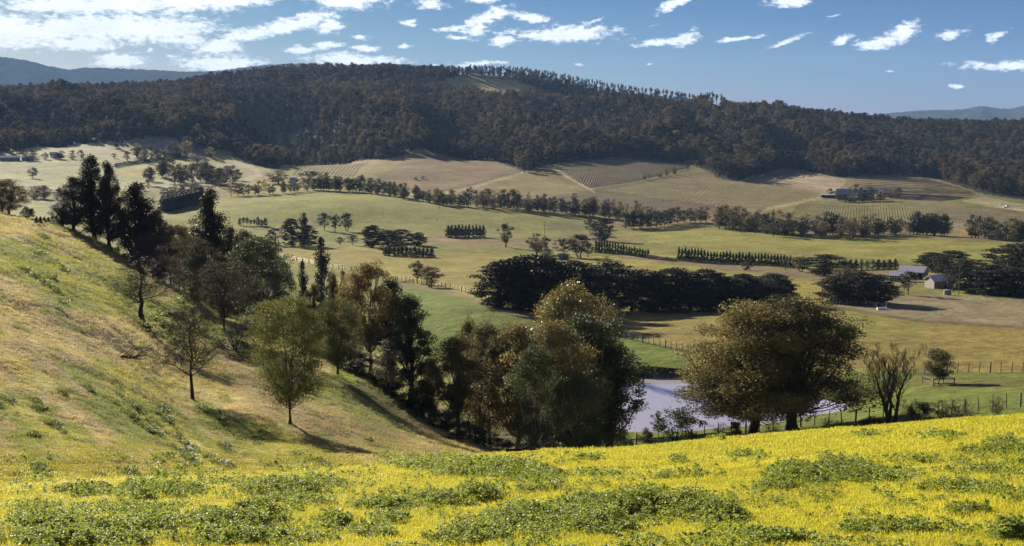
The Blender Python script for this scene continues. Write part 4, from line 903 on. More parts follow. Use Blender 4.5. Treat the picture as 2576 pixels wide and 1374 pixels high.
# tree lines across the valley
FG = ['far_gum0', 'far_gum1', 'far_gum0', 'far_gum3', 'far_gum4']; FP = ['far_gum3', 'far_gum2', 'far_bare', 'far_gum0']
row([(588, 494), (720, 486), (800, 478)], 18, ['far_gum3', 'far_bare', 'far_gum3', 'far_gum2'], (34, 26), (22, 18), 'gum_tree', '%s pale tree from the left in the line along the hill crest', 'pale trees along the hill crest', jit=4, hv=.35)
row([(800, 478), (900, 483), (1000, 498), (1090, 512)], 38, ['far_gum1', 'far_gum0', 'far_gum4', 'far_gum2'], (38, 32), (24, 22), 'gum_tree', '%s dark tree from the left in the line behind the hill field', 'dark trees behind the hill field', jit=5, hv=.3)
row([(1095, 515), (1250, 524), (1400, 536), (1560, 553)], 58, FG + ['far_bare', 'far_gum3'], (36, 40), (26, 26), 'creek_tree', '%s tree from the left in the creek line below the vineyards', 'trees of the creek line below the vineyards', jit=5, jy=2, hv=.4)
row([(1100, 508), (1300, 516), (1500, 536), (1640, 545)], 36, ['far_bare', 'far_gum3', 'far_gum0'], (26, 34), (22, 24), 'creek_tree', '%s tree from the left at the back of the creek line', 'trees at the back of the creek line', jit=6, jy=2, hv=.4)
row([(1575, 575), (1640, 573), (1700, 562)], 13, ['far_gum1', 'far_gum4'], (44, 40), (34, 34), 'gum_tree', '%s black tree from the left of the dense block ending the creek line', 'black trees of the dense block', jit=3, hv=.1)
row([(1725, 560), (1775, 560)], 5, FG, (36, 38), (26, 26), 'gum_tree', '%s tree from the left of the short gap group after the dense block', 'trees of the short gap group', jit=3, hv=.2)
row([(1808, 572), (1900, 585), (2000, 592), (2120, 592), (2200, 592), (2260, 590)], 64, FG + ['far_gum0', 'far_gum3', 'far_bare'], (58, 40), (36, 30), 'river_gum', '%s gum from the left in the tall line below the farmhouse', 'gums of the tall line below the farmhouse', jit=6, jy=3, hv=.28)
row([(2290, 590), (2330, 592), (2385, 594)], 16, FG + ['far_gum3'], (50, 48), (28, 28), 'gum_tree', '%s gum from the left in the short line right of the tall one', 'gums of the short line right of the tall one', jit=4, hv=.25)
row([(2450, 598), (2520, 606), (2590, 610)], 22, ['far_gum0', 'far_gum3', 'far_gum4'], (54, 52), (34, 34), 'gum_tree', '%s brown gum from the left in the line at the right edge', 'gums of the line at the right edge', jit=4, hv=.2)
# farmhouse garden and other vineyard trees
for i, (k_, x_, b_, t_, w_, lb) in enumerate([('far_gum1', 2089, 492, 474, 18, 'small dark tree left of the grey farmhouse'), ('far_gum1', 2104, 492, 480, 14, 'smaller dark tree against the farmhouse end'), ('far_gum4', 2153, 506, 462, 30, 'tall dark tree before the grey farmhouse roofs'),
    ('far_gum4', 2190, 506, 470, 36, 'dark tree between the two farmhouse roofs'), ('far_gum0', 2214, 506, 480, 30, 'brownish tree by the right farmhouse end'), ('far_gum1', 2126, 508, 488, 30, 'garden bush in front of the farmhouse'),
    ('far_gum1', 2258, 500, 470, 26, 'single dark tree right of the farmhouse'), ('far_gum1', 2170, 508, 486, 34, 'round garden shrub in front of the lower farmhouse wing'), ('far_gum4', 2112, 507, 484, 22, 'dark shrub at the left front corner of the farmhouse'), ('far_gum0', 2140, 509, 492, 40, 'low wide hedge shrub before the farmhouse'), ('far_gum1', 2241, 500, 491, 16, 'low bush between farmhouse and the single tree'), ('far_gum0', 1832, 420, 404, 14, 'small bare vineyard corner tree'),
    ('far_gum0', 700, 462, 426, 62, 'wide dark umbrella shaped tree left of the white house'), ('far_gum1', 780, 468, 430, 64, 'wide dark umbrella shaped tree right of the white house'), ('far_gum1', 815, 470, 440, 40, 'dark tree right of the umbrella tree'),
    ('far_gum2', 82, 448, 420, 24, 'lone round tree on the pale left pasture'), ('far_gum1', 112, 500, 466, 46, 'dark round tree at the left creek edge'), ('far_gum2', 92, 498, 466, 26, 'thin dark tree beside the left creek edge'),
    ('far_gum4', 160, 500, 478, 50, 'dark scrub tree right of the left creek edge tree'), ('far_gum0', 640, 362, 334, 32, 'single gum in the pale clearing below the wood'), ('far_gum4', 598, 382, 352, 44, 'big gum at the left foot of the clearing'),
    ('far_cone', 294, 372, 344, 14, 'single pointed tree high on the pale pasture'), ('far_gum1', 182, 392, 378, 14, 'small lone tree left on the upper pasture'), ('far_gum1', 150, 400, 386, 16, 'small dark tree near the left houses'),
    ('far_gum1', 287, 398, 386, 14, 'little tree in the middle of the upper pasture'), ('far_gum1', 320, 404, 380, 20, 'round tree at the left end of the long hedge'), ('far_gum1', 345, 396, 370, 34, 'dark tree cluster above the long hedge'),
    ('far_gum1', 1064, 450, 443, 14, 'lone dark bush on the brown hill'), ('far_gum0', 1046, 452, 445, 14, 'second lone bush on the brown hill, paler'), ('far_gum1', 664, 402, 396, 10, 'dot of a bush on the pale track')]):
    place(k_, x_, b_, t_, w_, name='gum_tree', label=lb, cat='tree')
row([(440, 462), (500, 460), (560, 458), (595, 455)], 20, ['far_gum1', 'far_gum4', 'far_gum2'], (52, 36), (34, 30), 'gum_tree', '%s bluish gum from the left in the grove on the pale pasture', 'bluish gums of the pasture grove', jit=8, jy=5, hv=.3)
row([(380, 460), (425, 440)], 6, ['far_gum1', 'far_gum2'], (46, 44), (26, 28), 'gum_tree', '%s gum from the left in the small group left of the bluish grove', 'gums left of the bluish grove', jit=8, jy=4, hv=.3)
row([(345, 402), (430, 388), (520, 380), (590, 378)], 22, ['far_gum1', 'far_gum4', 'far_gum0'], (30, 28), (24, 26), 'gum_tree', '%s dark gum from the left in the belt below the wooded ridge', 'gums of the belt below the ridge', jit=6, jy=5, hv=.35)
row([(60, 402), (200, 400)], 9, ['far_gum1', 'far_gum4', 'far_gum0'], (18, 16), (22, 20), 'gum_tree', '%s small tree from the left along the far left houses', 'small trees along the far left houses', jit=8, jy=2, hv=.4)
row([(290, 420), (470, 394)], 44, ['far_cone'], (9, 8), (7, 7), 'hedge_conifer', '%s clipped conifer from the left of the far dark hedge', 'conifers of the far dark hedge', hv=.1)
row([(60, 500), (170, 505), (330, 512)], 14, ['far_bare', 'far_gum3', 'far_gum1'], (22, 22), (20, 20), 'gum_tree', '%s scrubby tree from the left along the left creek', 'scrubby trees along the left creek', jit=6, hv=.4)
row([(415, 498), (500, 492)], 12, ['far_bare', 'far_gum3'], (26, 30), (20, 20), 'gum_tree', '%s wispy tree from the left above the dark plantation', 'wispy trees above the plantation', jit=4, hv=.35)
row([(1620, 452), (1700, 440), (1760, 420)], 8, ['far_bare', 'far_gum0'], (16, 18), (12, 14), 'gum_tree', '%s small tree from the left along the vineyard track', 'small trees along the vineyard track', jit=6, hv=.4)
# dark pine plantation edge
pl = []
for f in np.linspace(0, 1, 26):
    for g_ in (0, .5, 1): pl.append((412 + 92 * f + g_ * 2, 540 - 26 * f - 10 * g_ - (6 * (1 - f))))
for i, (x_, y_) in enumerate(pl):
    place('far_cone', x_, y_, y_ - 36, 26, name='plantation_pine', label='%s black pine of the plantation, %s rank, counted from the left' % (ordn(i // 3 + 1), ('near', 'middle', 'back')[i % 3]), group='pines of the dark plantation')
# ------------------------------------------------------------------ scatter helper (geometry nodes)
def scatter(name, pts, rot, scl, idx, protos, gcol=None, **props):
    col_ = bpy.data.collections.new(name + '_sources')
    for m_ in protos:
        o = bpy.data.objects.new(name.rstrip('s') , m_)
        for k_, v_ in props.items(): o[k_] = v_
        col_.objects.link(o)
    order = sorted(col_.objects, key=lambda o: o.name)
    me = bpy.data.meshes.new(name); me.vertices.add(len(pts)); me.vertices.foreach_set('co', np.asarray(pts, np.float32).ravel())
    me.attributes.new('rot', 'FLOAT_VECTOR', 'POINT').data.foreach_set('vector', np.asarray(rot, np.float32).ravel())
    me.attributes.new('scl', 'FLOAT_VECTOR', 'POINT').data.foreach_set('vector', np.asarray(scl, np.float32).ravel())
    me.attributes.new('idx', 'INT', 'POINT').data.foreach_set('value', np.asarray(idx, np.int32))
    if gcol is not None: me.attributes.new('gcol', 'FLOAT_VECTOR', 'POINT').data.foreach_set('vector', np.asarray(gcol, np.float32).ravel())
    o = link(name, me, **props)
    ng = bpy.data.node_groups.new(name, 'GeometryNodeTree')
    ng.interface.new_socket('Geometry', in_out='INPUT', socket_type='NodeSocketGeometry'); ng.interface.new_socket('Geometry', in_out='OUTPUT', socket_type='NodeSocketGeometry')
    N = ng.nodes; gi = N.new('NodeGroupInput'); go = N.new('NodeGroupOutput'); ip = N.new('GeometryNodeInstanceOnPoints'); ci = N.new('GeometryNodeCollectionInfo')
    ci.inputs['Collection'].default_value = col_; ci.inputs['Separate Children'].default_value = True; ci.inputs['Reset Children'].default_value = True
    ip.inputs['Pick Instance'].default_value = True
    def na(nm, ty):
        a = N.new('GeometryNodeInputNamedAttribute'); a.data_type = ty; a.inputs[0].default_value = nm; return a.outputs['Attribute']
    l = ng.links; l.new(gi.outputs[0], ip.inputs['Points']); l.new(ci.outputs[0], ip.inputs['Instance']); l.new(na('idx', 'INT'), ip.inputs['Instance Index'])
    er_ = N.new('FunctionNodeEulerToRotation'); l.new(na('rot', 'FLOAT_VECTOR'), er_.inputs[0]); l.new(er_.outputs[0], ip.inputs['Rotation']); l.new(na('scl', 'FLOAT_VECTOR'), ip.inputs['Scale']); l.new(ip.outputs[0], go.inputs[0])
    md = o.modifiers.new('scatter', 'NODES'); md.node_group = ng
    return o
# ------------------------------------------------------------------ the wooded ridge
rf = np.random.default_rng(99); sp_ = 9.3
pts = []
r_ = 1150.0
while r_ < 2560:
    na_ = int(1.16 * r_ / sp_); a = -0.58 + 1.16 * (np.arange(na_) + rf.uniform(-.5, .5, na_)) / na_; rr_ = r_ + rf.uniform(-5, 5, na_)
    pts.append(np.stack([a, rr_], 1)); r_ += sp_
pts = np.concatenate(pts); a, rr_ = pts.T; x_ = rr_ * np.sin(a); y_ = rr_ * np.cos(a)
ok = rr_ > edge_r(a) + (fbm(a * 60, rr_ * 0, 3, 5) - .5) * 40
for q in CLEAR_W: ok &= ~pip(x_, y_, q)
pxs = np.tan(a) * F * CP + 1288
crest_r = np.array([RR[600 - 60:][0]])
# range of the skyline at each azimuth
ia = np.clip(np.searchsorted(AZ, a), 0, len(AZ) - 1); el_ = HZ[:, 1:] / RR[None, 1:]; far_sel = (RR[1:] > 1500)
jm = np.argmax(np.where(far_sel[None], el_, -9), axis=1); rsky = RR[1:][jm]
print('skyline', [(int(p_), int(rsky[np.searchsorted(AZ, az_of_px(p_))])) for p_ in (0, 400, 800, 1200, 1600, 2000, 2400)])
ok &= rr_ < rsky[ia] + 60
gap = (pxs > 1130) & (pxs < 1860); ok &= ~(gap & (rr_ > rsky[ia] - 20))
# thinner, drier patches
ok &= rf.uniform(size=len(a)) < 0.94
x_, y_ = x_[ok], y_[ok]; n = len(x_); print('forest', n)
sc = (1.05 - .15 * sstep(1600, 2200, np.hypot(x_, y_))) * rf.uniform(.68, 1.22, n) * (0.82 + .36 * fbm(x_ / 90, y_ / 90, 3, 8)); scl = np.stack([sc * rf.uniform(.85, 1.15, n), sc * rf.uniform(.85, 1.15, n), sc * rf.uniform(.85, 1.1, n)], 1)
scatter('forest_trees', np.stack([x_, y_, hz(x_, y_) - .5], 1), np.stack([rf.normal(size=n) * .05, rf.normal(size=n) * .05, rf.uniform(0, 6.28, n)], 1), scl, rf.integers(0, 6, n), [ARCH['wood%d' % i]['mesh'] for i in range(6)],
        kind='stuff', label='dense brown and blue green eucalypt wood covering the whole ridge')
# trees standing out on the crest with the sky between their trunks
ci_ = 0
for px in np.arange(1128, 1880, 6.5):
    px = px + rf.uniform(-3, 3); aa = float(az_of_px(px)); r0 = float(rsky[np.searchsorted(AZ, aa)]) + rf.uniform(-14, 10); x, y = r0 * sin(aa), r0 * cos(aa); ci_ += 1
    A = ARCH['crest%d' % rf.integers(0, 4)]; hh = rf.uniform(.78, .98) * (0.8 if px < 1180 else 1.0)
    o = link('crest_tree', A['mesh'], label='%s slim tree from the left along the ridge crest, sky between trunks' % ordn(ci_), category='tree', group='trees along the ridge crest')
    o.location = (x, y, ground(x, y) - .3); o.rotation_euler = (0, 0, rf.uniform(0, 6.28)); o.scale = (hh * .85, hh * .85, hh * 1.15)
# ------------------------------------------------------------------ grass and weeds of the near slope
def grassmat(name, c1, c2, transl, rough=.5, spec=.3, scale=.25):
    m, t = material(name); a = t.add('ShaderNodeAttribute', attribute_name='tint').outputs['Fac']; gp = t.add('ShaderNodeNewGeometry').outputs['Position']
    f = t.m('ADD', t.m('MULTIPLY', a, .6), t.m('MULTIPLY', t.m('SUBTRACT', t.noise(gp, scale, 6, .6), .28), 1.1), clamp=True)
    c = t.mix(f, c1, c2); b = t.add('ShaderNodeBsdfPrincipled', ins={'Base Color': c, 'Roughness': rough, 'Specular IOR Level': spec})
    tr = t.add('ShaderNodeBsdfTranslucent', ins={'Color': c}); out(t, t.add('ShaderNodeMixShader', ins={0: transl, 1: b.outputs[0], 2: tr.outputs[0]}).outputs[0]); return m
M['grass'] = grassmat('bright_grass', (.40, .40, .025), (.61, .55, .06), .52, spec=.15, scale=.35)
M['hillgrass'] = grassmat('short_hill_grass', (.27, .31, .06), (.62, .50, .2), .42, scale=.12)
def groundcol(x, y):
    a = np.arctan2(x, y); r = np.hypot(x, y); return col[np.clip(np.searchsorted(AZ, a), 0, len(AZ) - 1), np.clip(np.searchsorted(RR, r), 0, len(RR) - 1)]
m_, t = material('hill_grass_mottled'); gc = t.add('ShaderNodeAttribute', attribute_name='gcol', attribute_type='INSTANCER').outputs['Vector']; ta = t.add('ShaderNodeAttribute', attribute_name='tint').outputs['Fac']
gs_ = t.add('ShaderNodeVectorMath', operation='SCALE', ins={0: gc, 'Scale': t.m('MULTIPLY_ADD', ta, .9, .85)}).outputs[0]
b = t.add('ShaderNodeBsdfPrincipled', ins={'Base Color': gs_, 'Roughness': .6, 'Specular IOR Level': .2}); tr = t.add('ShaderNodeBsdfTranslucent', ins={'Color': gs_})
out(t, t.add('ShaderNodeMixShader', ins={0: .45, 1: b.outputs[0], 2: tr.outputs[0]}).outputs[0]); M['hillgrass'] = m_
M['weed'] = grassmat('broad_weed_leaves', (.14, .20, .02), (.39, .43, .075), .45, rough=.55, spec=.3, scale=.6)
M['tussock'] = grassmat('dark_tussock', (.09, .13, .025), (.19, .22, .05), .4, rough=.5)
def tuft(name, seed, n, h, sp, wdt, mat):
    r = np.random.default_rng(seed); an = r.uniform(0, 2 * pi, n); d0 = np.sqrt(r.uniform(0, 1, n)) * sp; b0 = np.stack([np.cos(an) * d0, np.sin(an) * d0, np.full(n, -.02)], 1)
    ln = r.uniform(.5, 1.2, n) * h; a2 = r.uniform(0, 2 * pi, n); bend = r.uniform(.1, .9, n) * h; s = np.stack([np.cos(a2), np.sin(a2), 0 * a2], 1); w = np.stack([-np.sin(a2), np.cos(a2), 0 * a2], 1) * wdt
    mid = b0 + s * bend[:, None] * .35 + np.array([0, 0, 1]) * ln[:, None] * .6; tip = b0 + s * bend[:, None] + np.array([0, 0, 1]) * ln[:, None] * .95
    V = np.stack([b0 - w, b0 + w, mid + w * .8, mid - w * .8, tip], 1).reshape(-1, 3); k = np.arange(n)[:, None] * 5
    return new_mesh(name, V, [k + np.array([[0, 1, 2, 3]]), k + np.array([[3, 2, 4]])], [mat], tint=np.repeat(r.uniform(0, 1, n), 5))
def rosette(name, seed, n, L_, mat, hgt):
    r = np.random.default_rng(seed); an = r.uniform(0, 2 * pi, n); s = np.stack([np.cos(an), np.sin(an), 0 * an], 1); w = np.stack([-np.sin(an), np.cos(an), 0 * an], 1)
    c = s * r.uniform(.0, 1.5, n)[:, None] * L_ + np.array([0, 0, 1]) * (r.uniform(.1, 1, n) * hgt)[:, None]
    ti = r.normal(size=(n, 3)) * .45; nrm = np.array([0, 0, 1]) + ti; nrm /= np.linalg.norm(nrm, axis=1, keepdims=True); s2 = s - (s * nrm).sum(1, keepdims=True) * nrm; w2 = np.cross(nrm, s2)
    l = (L_ * r.uniform(.6, 1.25, n))[:, None]; up = nrm * l * .18
    V = np.stack([c - s2 * l * .5, c - w2 * l * .5 + up, c + s2 * l * .15 - w2 * l * .42 + up * 1.2, c + s2 * l * .52, c + s2 * l * .15 + w2 * l * .42 + up * 1.2, c + w2 * l * .5 + up], 1).reshape(-1, 3)
    k = np.arange(n)[:, None] * 6
    st = 4; V2 = V; mesh = new_mesh(name, V2, [k + np.array([[0, 1, 2, 3]]), k + np.array([[0, 3, 4, 5]])], [mat], tint=np.repeat(r.uniform(0, 1, n), 6)); return mesh
tufts = [tuft('grass_blades', 200 + i, 52, .062, .16, .0034, M['grass']) for i in range(4)]
rg = np.random.default_rng(5)
N = 66000; a = rg.uniform(-.7, .7, N); r_ = np.exp(rg.uniform(math.log(8.5), math.log(78), N)); x = r_ * np.sin(a); y = r_ * np.cos(a); lay = layer(x, y); el_ok = (lay == 0)
bb = (lay == 1) & (r_ < 41) & (rg.uniform(size=N) < .8)
k = el_ok | bb; x, y, r_ = x[k], y[k], r_[k]; n = len(x); s = np.clip(r_ / 18, .9, 2.6) * rg.uniform(.7, 1.3, n) * (.55 + .9 * fbm(x / 1.6, y / 1.6, 3, 9)); hs_ = .8 * rg.uniform(.7, 1.3, n) * (.55 + .9 * fbm(x / 1.6, y / 1.6, 3, 9)) * np.clip(r_ / 25, .9, 1.6)
print('grass', n)
scatter('grass_tufts', np.stack([x, y, hz(x, y)], 1), np.stack([np.zeros(n), np.zeros(n), rg.uniform(0, 6.28, n)], 1), np.stack([s, s, hs_], 1), rg.integers(0, 4, n), tufts, kind='stuff', label='bright yellow green grass of the near slope')
# weeds: mounds of round leaved plants at the places the photograph shows
WP = [(1170, 1185, 110, 22, 1), (1260, 1188, 120, 26, 1), (1370, 1208, 60, 20, 1), (1500, 1200, 80, 10, .6), (1480, 1158, 45, 7, .6), (1712, 1163, 26, 6, .8), (1350, 1235, 80, 8, .3),
 (2000, 1205, 90, 24, 1), (2120, 1195, 120, 22, 1), (2200, 1205, 70, 16, .8), (1950, 1225, 60, 14, .8), (2530, 1130, 60, 18, 1), (2450, 1140, 50, 10, .5), (2400, 1230, 100, 12, .6), (2500, 1245, 60, 10, .7),
 (1480, 1290, 110, 26, 1), (1600, 1280, 120, 26, 1), (1730, 1285, 110, 24, 1), (1810, 1300, 70, 16, .9), (1330, 1320, 140, 34, .9), (1480, 1325, 120, 24, 1), (1240, 1350, 60, 18, .9),
 (700, 1232, 120, 16, 1), (800, 1228, 90, 18, 1), (350, 1240, 60, 18, 1), (440, 1240, 90, 16, .8), (230, 1243, 90, 12, 1), (560, 1222, 50, 8, .6), (1200, 1250, 70, 16, 1), (1090, 1262, 90, 16, .9), (960, 1275, 90, 14, .7),
 (760, 1270, 90, 14, .8), (700, 1265, 60, 12, .8), (640, 1312, 90, 26, 1), (540, 1320, 90, 20, .8), (400, 1325, 110, 16, .9), (260, 1335, 80, 14, .8), (840, 1322, 55, 14, 1), (980, 1310, 60, 12, .8), (930, 1345, 70, 14, .8),
 (1160, 1356, 80, 14, .9), (120, 1320, 120, 30, .6), (300, 1290, 160, 16, .5), (90, 1285, 90, 14, .5), (2440, 1290, 80, 8, .4), (2540, 1355, 50, 14, 1), (2250, 1335, 180, 12, .4), (1950, 1360, 120, 12, .5), (405, 1204, 18, 6, 1),
 (2110, 1165, 60, 6, .5), (2180, 1100, 60, 6, .5), (2350, 1103, 70, 6, .5), (1880, 1150, 60, 6, .5), (1640, 1235, 50, 6, .5), (1800, 1105, 30, 5, .4), (600, 1360, 200, 14, .5), (180, 1365, 200, 12, .7), (1040, 1175, 70, 10, .9), (1120, 1165, 60, 9, .9),
 (1700, 1200, 120, 8, .3), (2300, 1160, 120, 8, .3), (2480, 1190, 90, 8, .3)]
ax_, ay_, mh = [], [], []
for cx, cy, rx, ry, den in WP:
    n = int(rx * ry * .19 * den) + 12; q = rg.normal(size=(n, 2)) * .5; q = q[np.hypot(q[:, 0], q[:, 1]) < 1.25]; ax_.append(cx + q[:, 0] * rx); ay_.append(cy + q[:, 1] * ry)
    mh.append(np.clip(1 - (q ** 2).sum(1), 0, 1) * min(1, ry / 22) * den)
n = 6500; ax_.append(rg.uniform(-60, 2640, n)); ay_.append(rg.uniform(1150, 1400, n)); mh.append(np.zeros(n))
ax_, ay_, mh = map(np.concatenate, (ax_, ay_, mh)); bg_ = mh == 0
keep = ~bg_ | (fbm(ax_ / 90, ay_ / 22, 4, 66) > .52); ax_, ay_, mh = ax_[keep], ay_[keep], mh[keep]
W3, wr = cast(ax_, ay_, 6, 110); k = ~np.isnan(wr); W3, wr, mh = W3[k], wr[k], mh[k]; n = len(wr); print('weeds', n)
x, y = W3[:, 0], W3[:, 1]; s = np.clip(wr / 24, .8, 2.0) * rg.uniform(.6, 1.3, n); lift = mh * rg.uniform(.15, 1, n) * .26 * (.4 + fbm(x * 1.3, y * 1.3, 3, 4))
ros = [rosette('weed_leaves', 300 + i, 13, .052, M['weed'], .12) for i in range(5)]
scatter('weed_plants', np.stack([x, y, hz(x, y) + lift], 1), np.stack([rg.normal(size=n) * .3, rg.normal(size=n) * .3, rg.uniform(0, 6.28, n)], 1), np.stack([s, s, s], 1), rg.integers(0, 5, n), ros, kind='stuff', label='mounds of round leaved green weeds with pale glints')
# short grass and tussocks across the gully
hill = [tuft('hill_grass_blades', 400 + i, 40, .11, .3, .010, M['hillgrass']) for i in range(4)] + [tuft('hill_grass_blades', 410 + i, 60, .22, .28, .016, M['tussock']) for i in range(2)]
N = 52000; a = rg.uniform(-.45, .02, N); r_ = np.exp(rg.uniform(math.log(34), math.log(215), N)); x = r_ * np.sin(a); y = r_ * np.cos(a); k = layer(x, y) == 1; x, y, r_ = x[k], y[k], r_[k]; n = len(x)
px_, py_ = project(x, y, hz(x, y)); uu = px_ * cos(ang) + py_ * sin(ang); vv = -px_ * sin(ang) + py_ * cos(ang)
t3 = fbm(uu / 60, vv / 14, 4, 53) * .6 + fbm(uu / 120 + 5, vv / 26, 5, 52) * .2 + fbm(uu / 260, vv / 60, 5, 51) * .25
idx = rg.integers(0, 4, n); idx[t3 > .69] = rg.integers(4, 6, (t3 > .69).sum()); s = np.clip(r_ / 70, .8, 2.6) * rg.uniform(.6, 1.2, n); kp = (rg.uniform(size=n) < .62) | (idx > 3)
x, y, s, idx = x[kp], y[kp], s[kp], idx[kp]; n = len(x); print('hill', n)
scatter('hill_grass', np.stack([x, y, hz(x, y)], 1), np.stack([np.zeros(n), np.zeros(n), rg.uniform(0, 6.28, n)], 1), np.stack([s, s, s * .8], 1), idx, hill, gcol=groundcol(x, y), kind='stuff', label='short mottled pasture on the slope across the gully')

# ------------------------------------------------------------------ vineyards: rows of bare vines, joined per block
M['vine'] = simple('vine_rows', (.2, .155, .1), .95, var=.4, scale=.8)
def vineyard(name, A_, B_, n, label, h=.42, w0=.2, lo=700, seg=26, dens=1.0):
    def rs(pl, n):
        d = np.r_[0, np.cumsum(np.hypot(np.diff([q[0] for q in pl]), np.diff([q[1] for q in pl])))]; s = np.linspace(0, d[-1], n); return np.interp(s, d, [q[0] for q in pl]), np.interp(s, d, [q[1] for q in pl])
    a, b = rs(A_, n), rs(B_, n); ca, ra = cast(a[0], a[1], lo); cb, rb = cast(b[0], b[1], lo); r = np.random.default_rng(n); V, Fq, c = [], [], 0
    for i in range(n):
        if np.isnan(ra[i]) or np.isnan(rb[i]): continue
        p0, p1 = ca[i, :2], cb[i, :2]; L_ = np.linalg.norm(p1 - p0)
        if L_ < 5: continue
        m = int(min(60, max(8, L_ / 5))); t = np.linspace(0, 1, m)[:, None]; p = p0 * (1 - t) + p1 * t; d = (p1 - p0) / L_; nn = np.array([-d[1], d[0]]); z = hz(p[:, 0], p[:, 1]); w = w0; hh = h * r.uniform(.5, 1.1, m)
        L4 = [np.c_[p - nn * w / 2, z - .3], np.c_[p - nn * w * .35, z + hh], np.c_[p + nn * w * .35, z + hh], np.c_[p + nn * w / 2, z - .3]]
        V.append(np.stack(L4, 1).reshape(-1, 3)); k = np.arange(m - 1)[:, None] * 4 + c
        for q in range(3): Fq.append(np.hstack([k + q, k + q + 4, k + q + 5, k + q + 1]))
        c += m * 4
    if V: link(name, new_mesh(name, np.concatenate(V), [np.concatenate(Fq)], [M['vine']]), kind='stuff', label=label)
vineyard('vineyard_rows', [(738, 440), (885, 446)], [(812, 406), (928, 403)], 17, 'slanting vine rows at the foot of the wood, left of the brown hill')
vineyard('vineyard_rows', [(1395, 421), (1440, 450), (1482, 474), (1600, 456), (1720, 425)], [(1420, 409), (1480, 403), (1560, 397), (1640, 400), (1738, 408)], 56, 'fan of upright vine rows on the central field under the wood', w0=.3, h=.65)
vineyard('vineyard_rows', [(1862, 455), (1905, 436), (1960, 426), (1995, 424)], [(2075, 490), (2110, 478), (2128, 462), (2130, 452)], 24, 'long vine rows running down toward the farmhouse from the left', h=.5, w0=.2)
vineyard('vineyard_rows', [(2240, 499), (2170, 478), (2148, 462), (2150, 450), (2200, 444)], [(2370, 508), (2440, 498), (2458, 488), (2420, 474), (2340, 452)], 28, 'curving vine rows on the field behind the farmhouse', h=.6)
vineyard('vineyard_rows', [(1985, 545), (2100, 565), (2250, 572), (2370, 560)], [(2010, 512), (2110, 516), (2230, 516), (2345, 512)], 52, 'thin upright vine rows in the field below the farmhouse', w0=.12, h=.3)
vineyard('vineyard_rows', [(2385, 520), (2370, 545), (2390, 575)], [(2600, 548), (2600, 575), (2600, 600)], 14, 'dark vine rows at the right edge of the valley', w0=.2)
vineyard('vineyard_rows', [(2470, 496), (2420, 506)], [(2600, 520), (2600, 540)], 8, 'green vine rows beside the small parked vehicle', w0=.2)
vineyard('vineyard_rows', [(1165, 206), (1300, 222)], [(1150, 190), (1250, 188)], 18, 'vine rows of the small clearing on top of the ridge', lo=1500, h=.2, w0=.15)
vineyard('vineyard_rows', [(1570, 500), (1650, 508), (1800, 522)], [(1640, 470), (1740, 462), (1850, 470)], 20, 'faint vine rows below the central vineyard', w0=.12, h=.12)
# ------------------------------------------------------------------ fences
def fence(pts, n, label, h=1.25, pr=.07, lo=60, hi=1200, wires=4, rs=None, name='post_and_wire_fence', every=4):
    d = np.r_[0, np.cumsum(np.hypot(np.diff([q[0] for q in pts]), np.diff([q[1] for q in pts])))]; s = np.linspace(0, d[-1], n)
    xs = np.interp(s, d, [q[0] for q in pts]); ys = np.interp(s, d, [q[1] for q in pts]); r = np.random.default_rng(n)
    if rs is None: C, rr = cast(xs, ys, lo, hi)
    else:
        a, T = azT(xs, ys); q = rs if np.ndim(rs) == 0 else np.interp(s, d, rs); C = np.stack([q * np.sin(a), q * np.cos(a), 0 * a], 1); C[:, 2] = hz(C[:, 0], C[:, 1]); rr = C[:, 1]
    C = C[~np.isnan(rr)]
    ro = root(name, tuple(C[0]), label, 'fence'); O = C[0]
    meshes = []
    for v in range(3):
        b = MB(); b.bar((0, 0, -.3), (r.normal() * .04, r.normal() * .04, h * r.uniform(.92, 1.08)), pr * (1.3 if v == 0 else .75), pr * (1.1 if v == 0 else .6), 6); meshes.append(b.mesh('fence_post', [M['wood']]))
    for i, c in enumerate(C):
        o = link('post', meshes[0 if i % every == 0 else 1 + i % 2], ro); o.location = tuple(c - O); o.rotation_euler = (r.normal() * .05, r.normal() * .05, 0)
    P_ = []
    for k in range(wires):
        for i in range(len(C) - 1): P_.append([C[i] - O + [0, 0, h * (k + 1) / (wires + .4)], C[i + 1] - O + [0, 0, h * (k + 1) / (wires + .4)]])
    P_ = np.array(P_); V, Fq = tubes(P_, np.full(P_.shape[:2], max(.006, pr * .1)), 3); link('wires', new_mesh('fence_wires', V, [Fq], [M['wire']]), ro)
fence([(1600, 1126), (1700, 1114), (1800, 1105), (2010, 1088), (2150, 1078), (2300, 1062), (2480, 1048), (2600, 1040)], 30, 'weathered post and wire fence along the slope crest by the pond', h=1.5, pr=.085, rs=[131, 130, 132, 134, 133, 131, 131, 131])
fence([(1000, 706), (1060, 716), (1140, 728), (1200, 745), (1250, 762)], 26, 'post and wire fence dipping from the gum pair to the windbreak', h=1.6, pr=.11, lo=180)
fence([(1560, 848), (1650, 870), (1745, 890)], 14, 'short fence between golden field and green bank above the pond', h=1.5, pr=.10, lo=150)
fence([(2270, 938), (2420, 937), (2600, 938)], 13, 'fence crossing behind the lone gum in the timber guard', h=1.5, pr=.10, lo=150)
fence([(700, 648), (800, 668), (870, 680), (960, 692)], 18, 'fence at the bottom of the yellow paddock behind the column tree', h=1.6, pr=.12, lo=200)
fence([(2030, 760), (2130, 768), (2230, 778)], 9, 'gateway fence in front of the round cypress clump', h=1.6, pr=.13, lo=200)
fence([(1380, 812), (1470, 824)], 5, 'few posts in the hollow below the windbreak', h=1.5, pr=.1, lo=180)
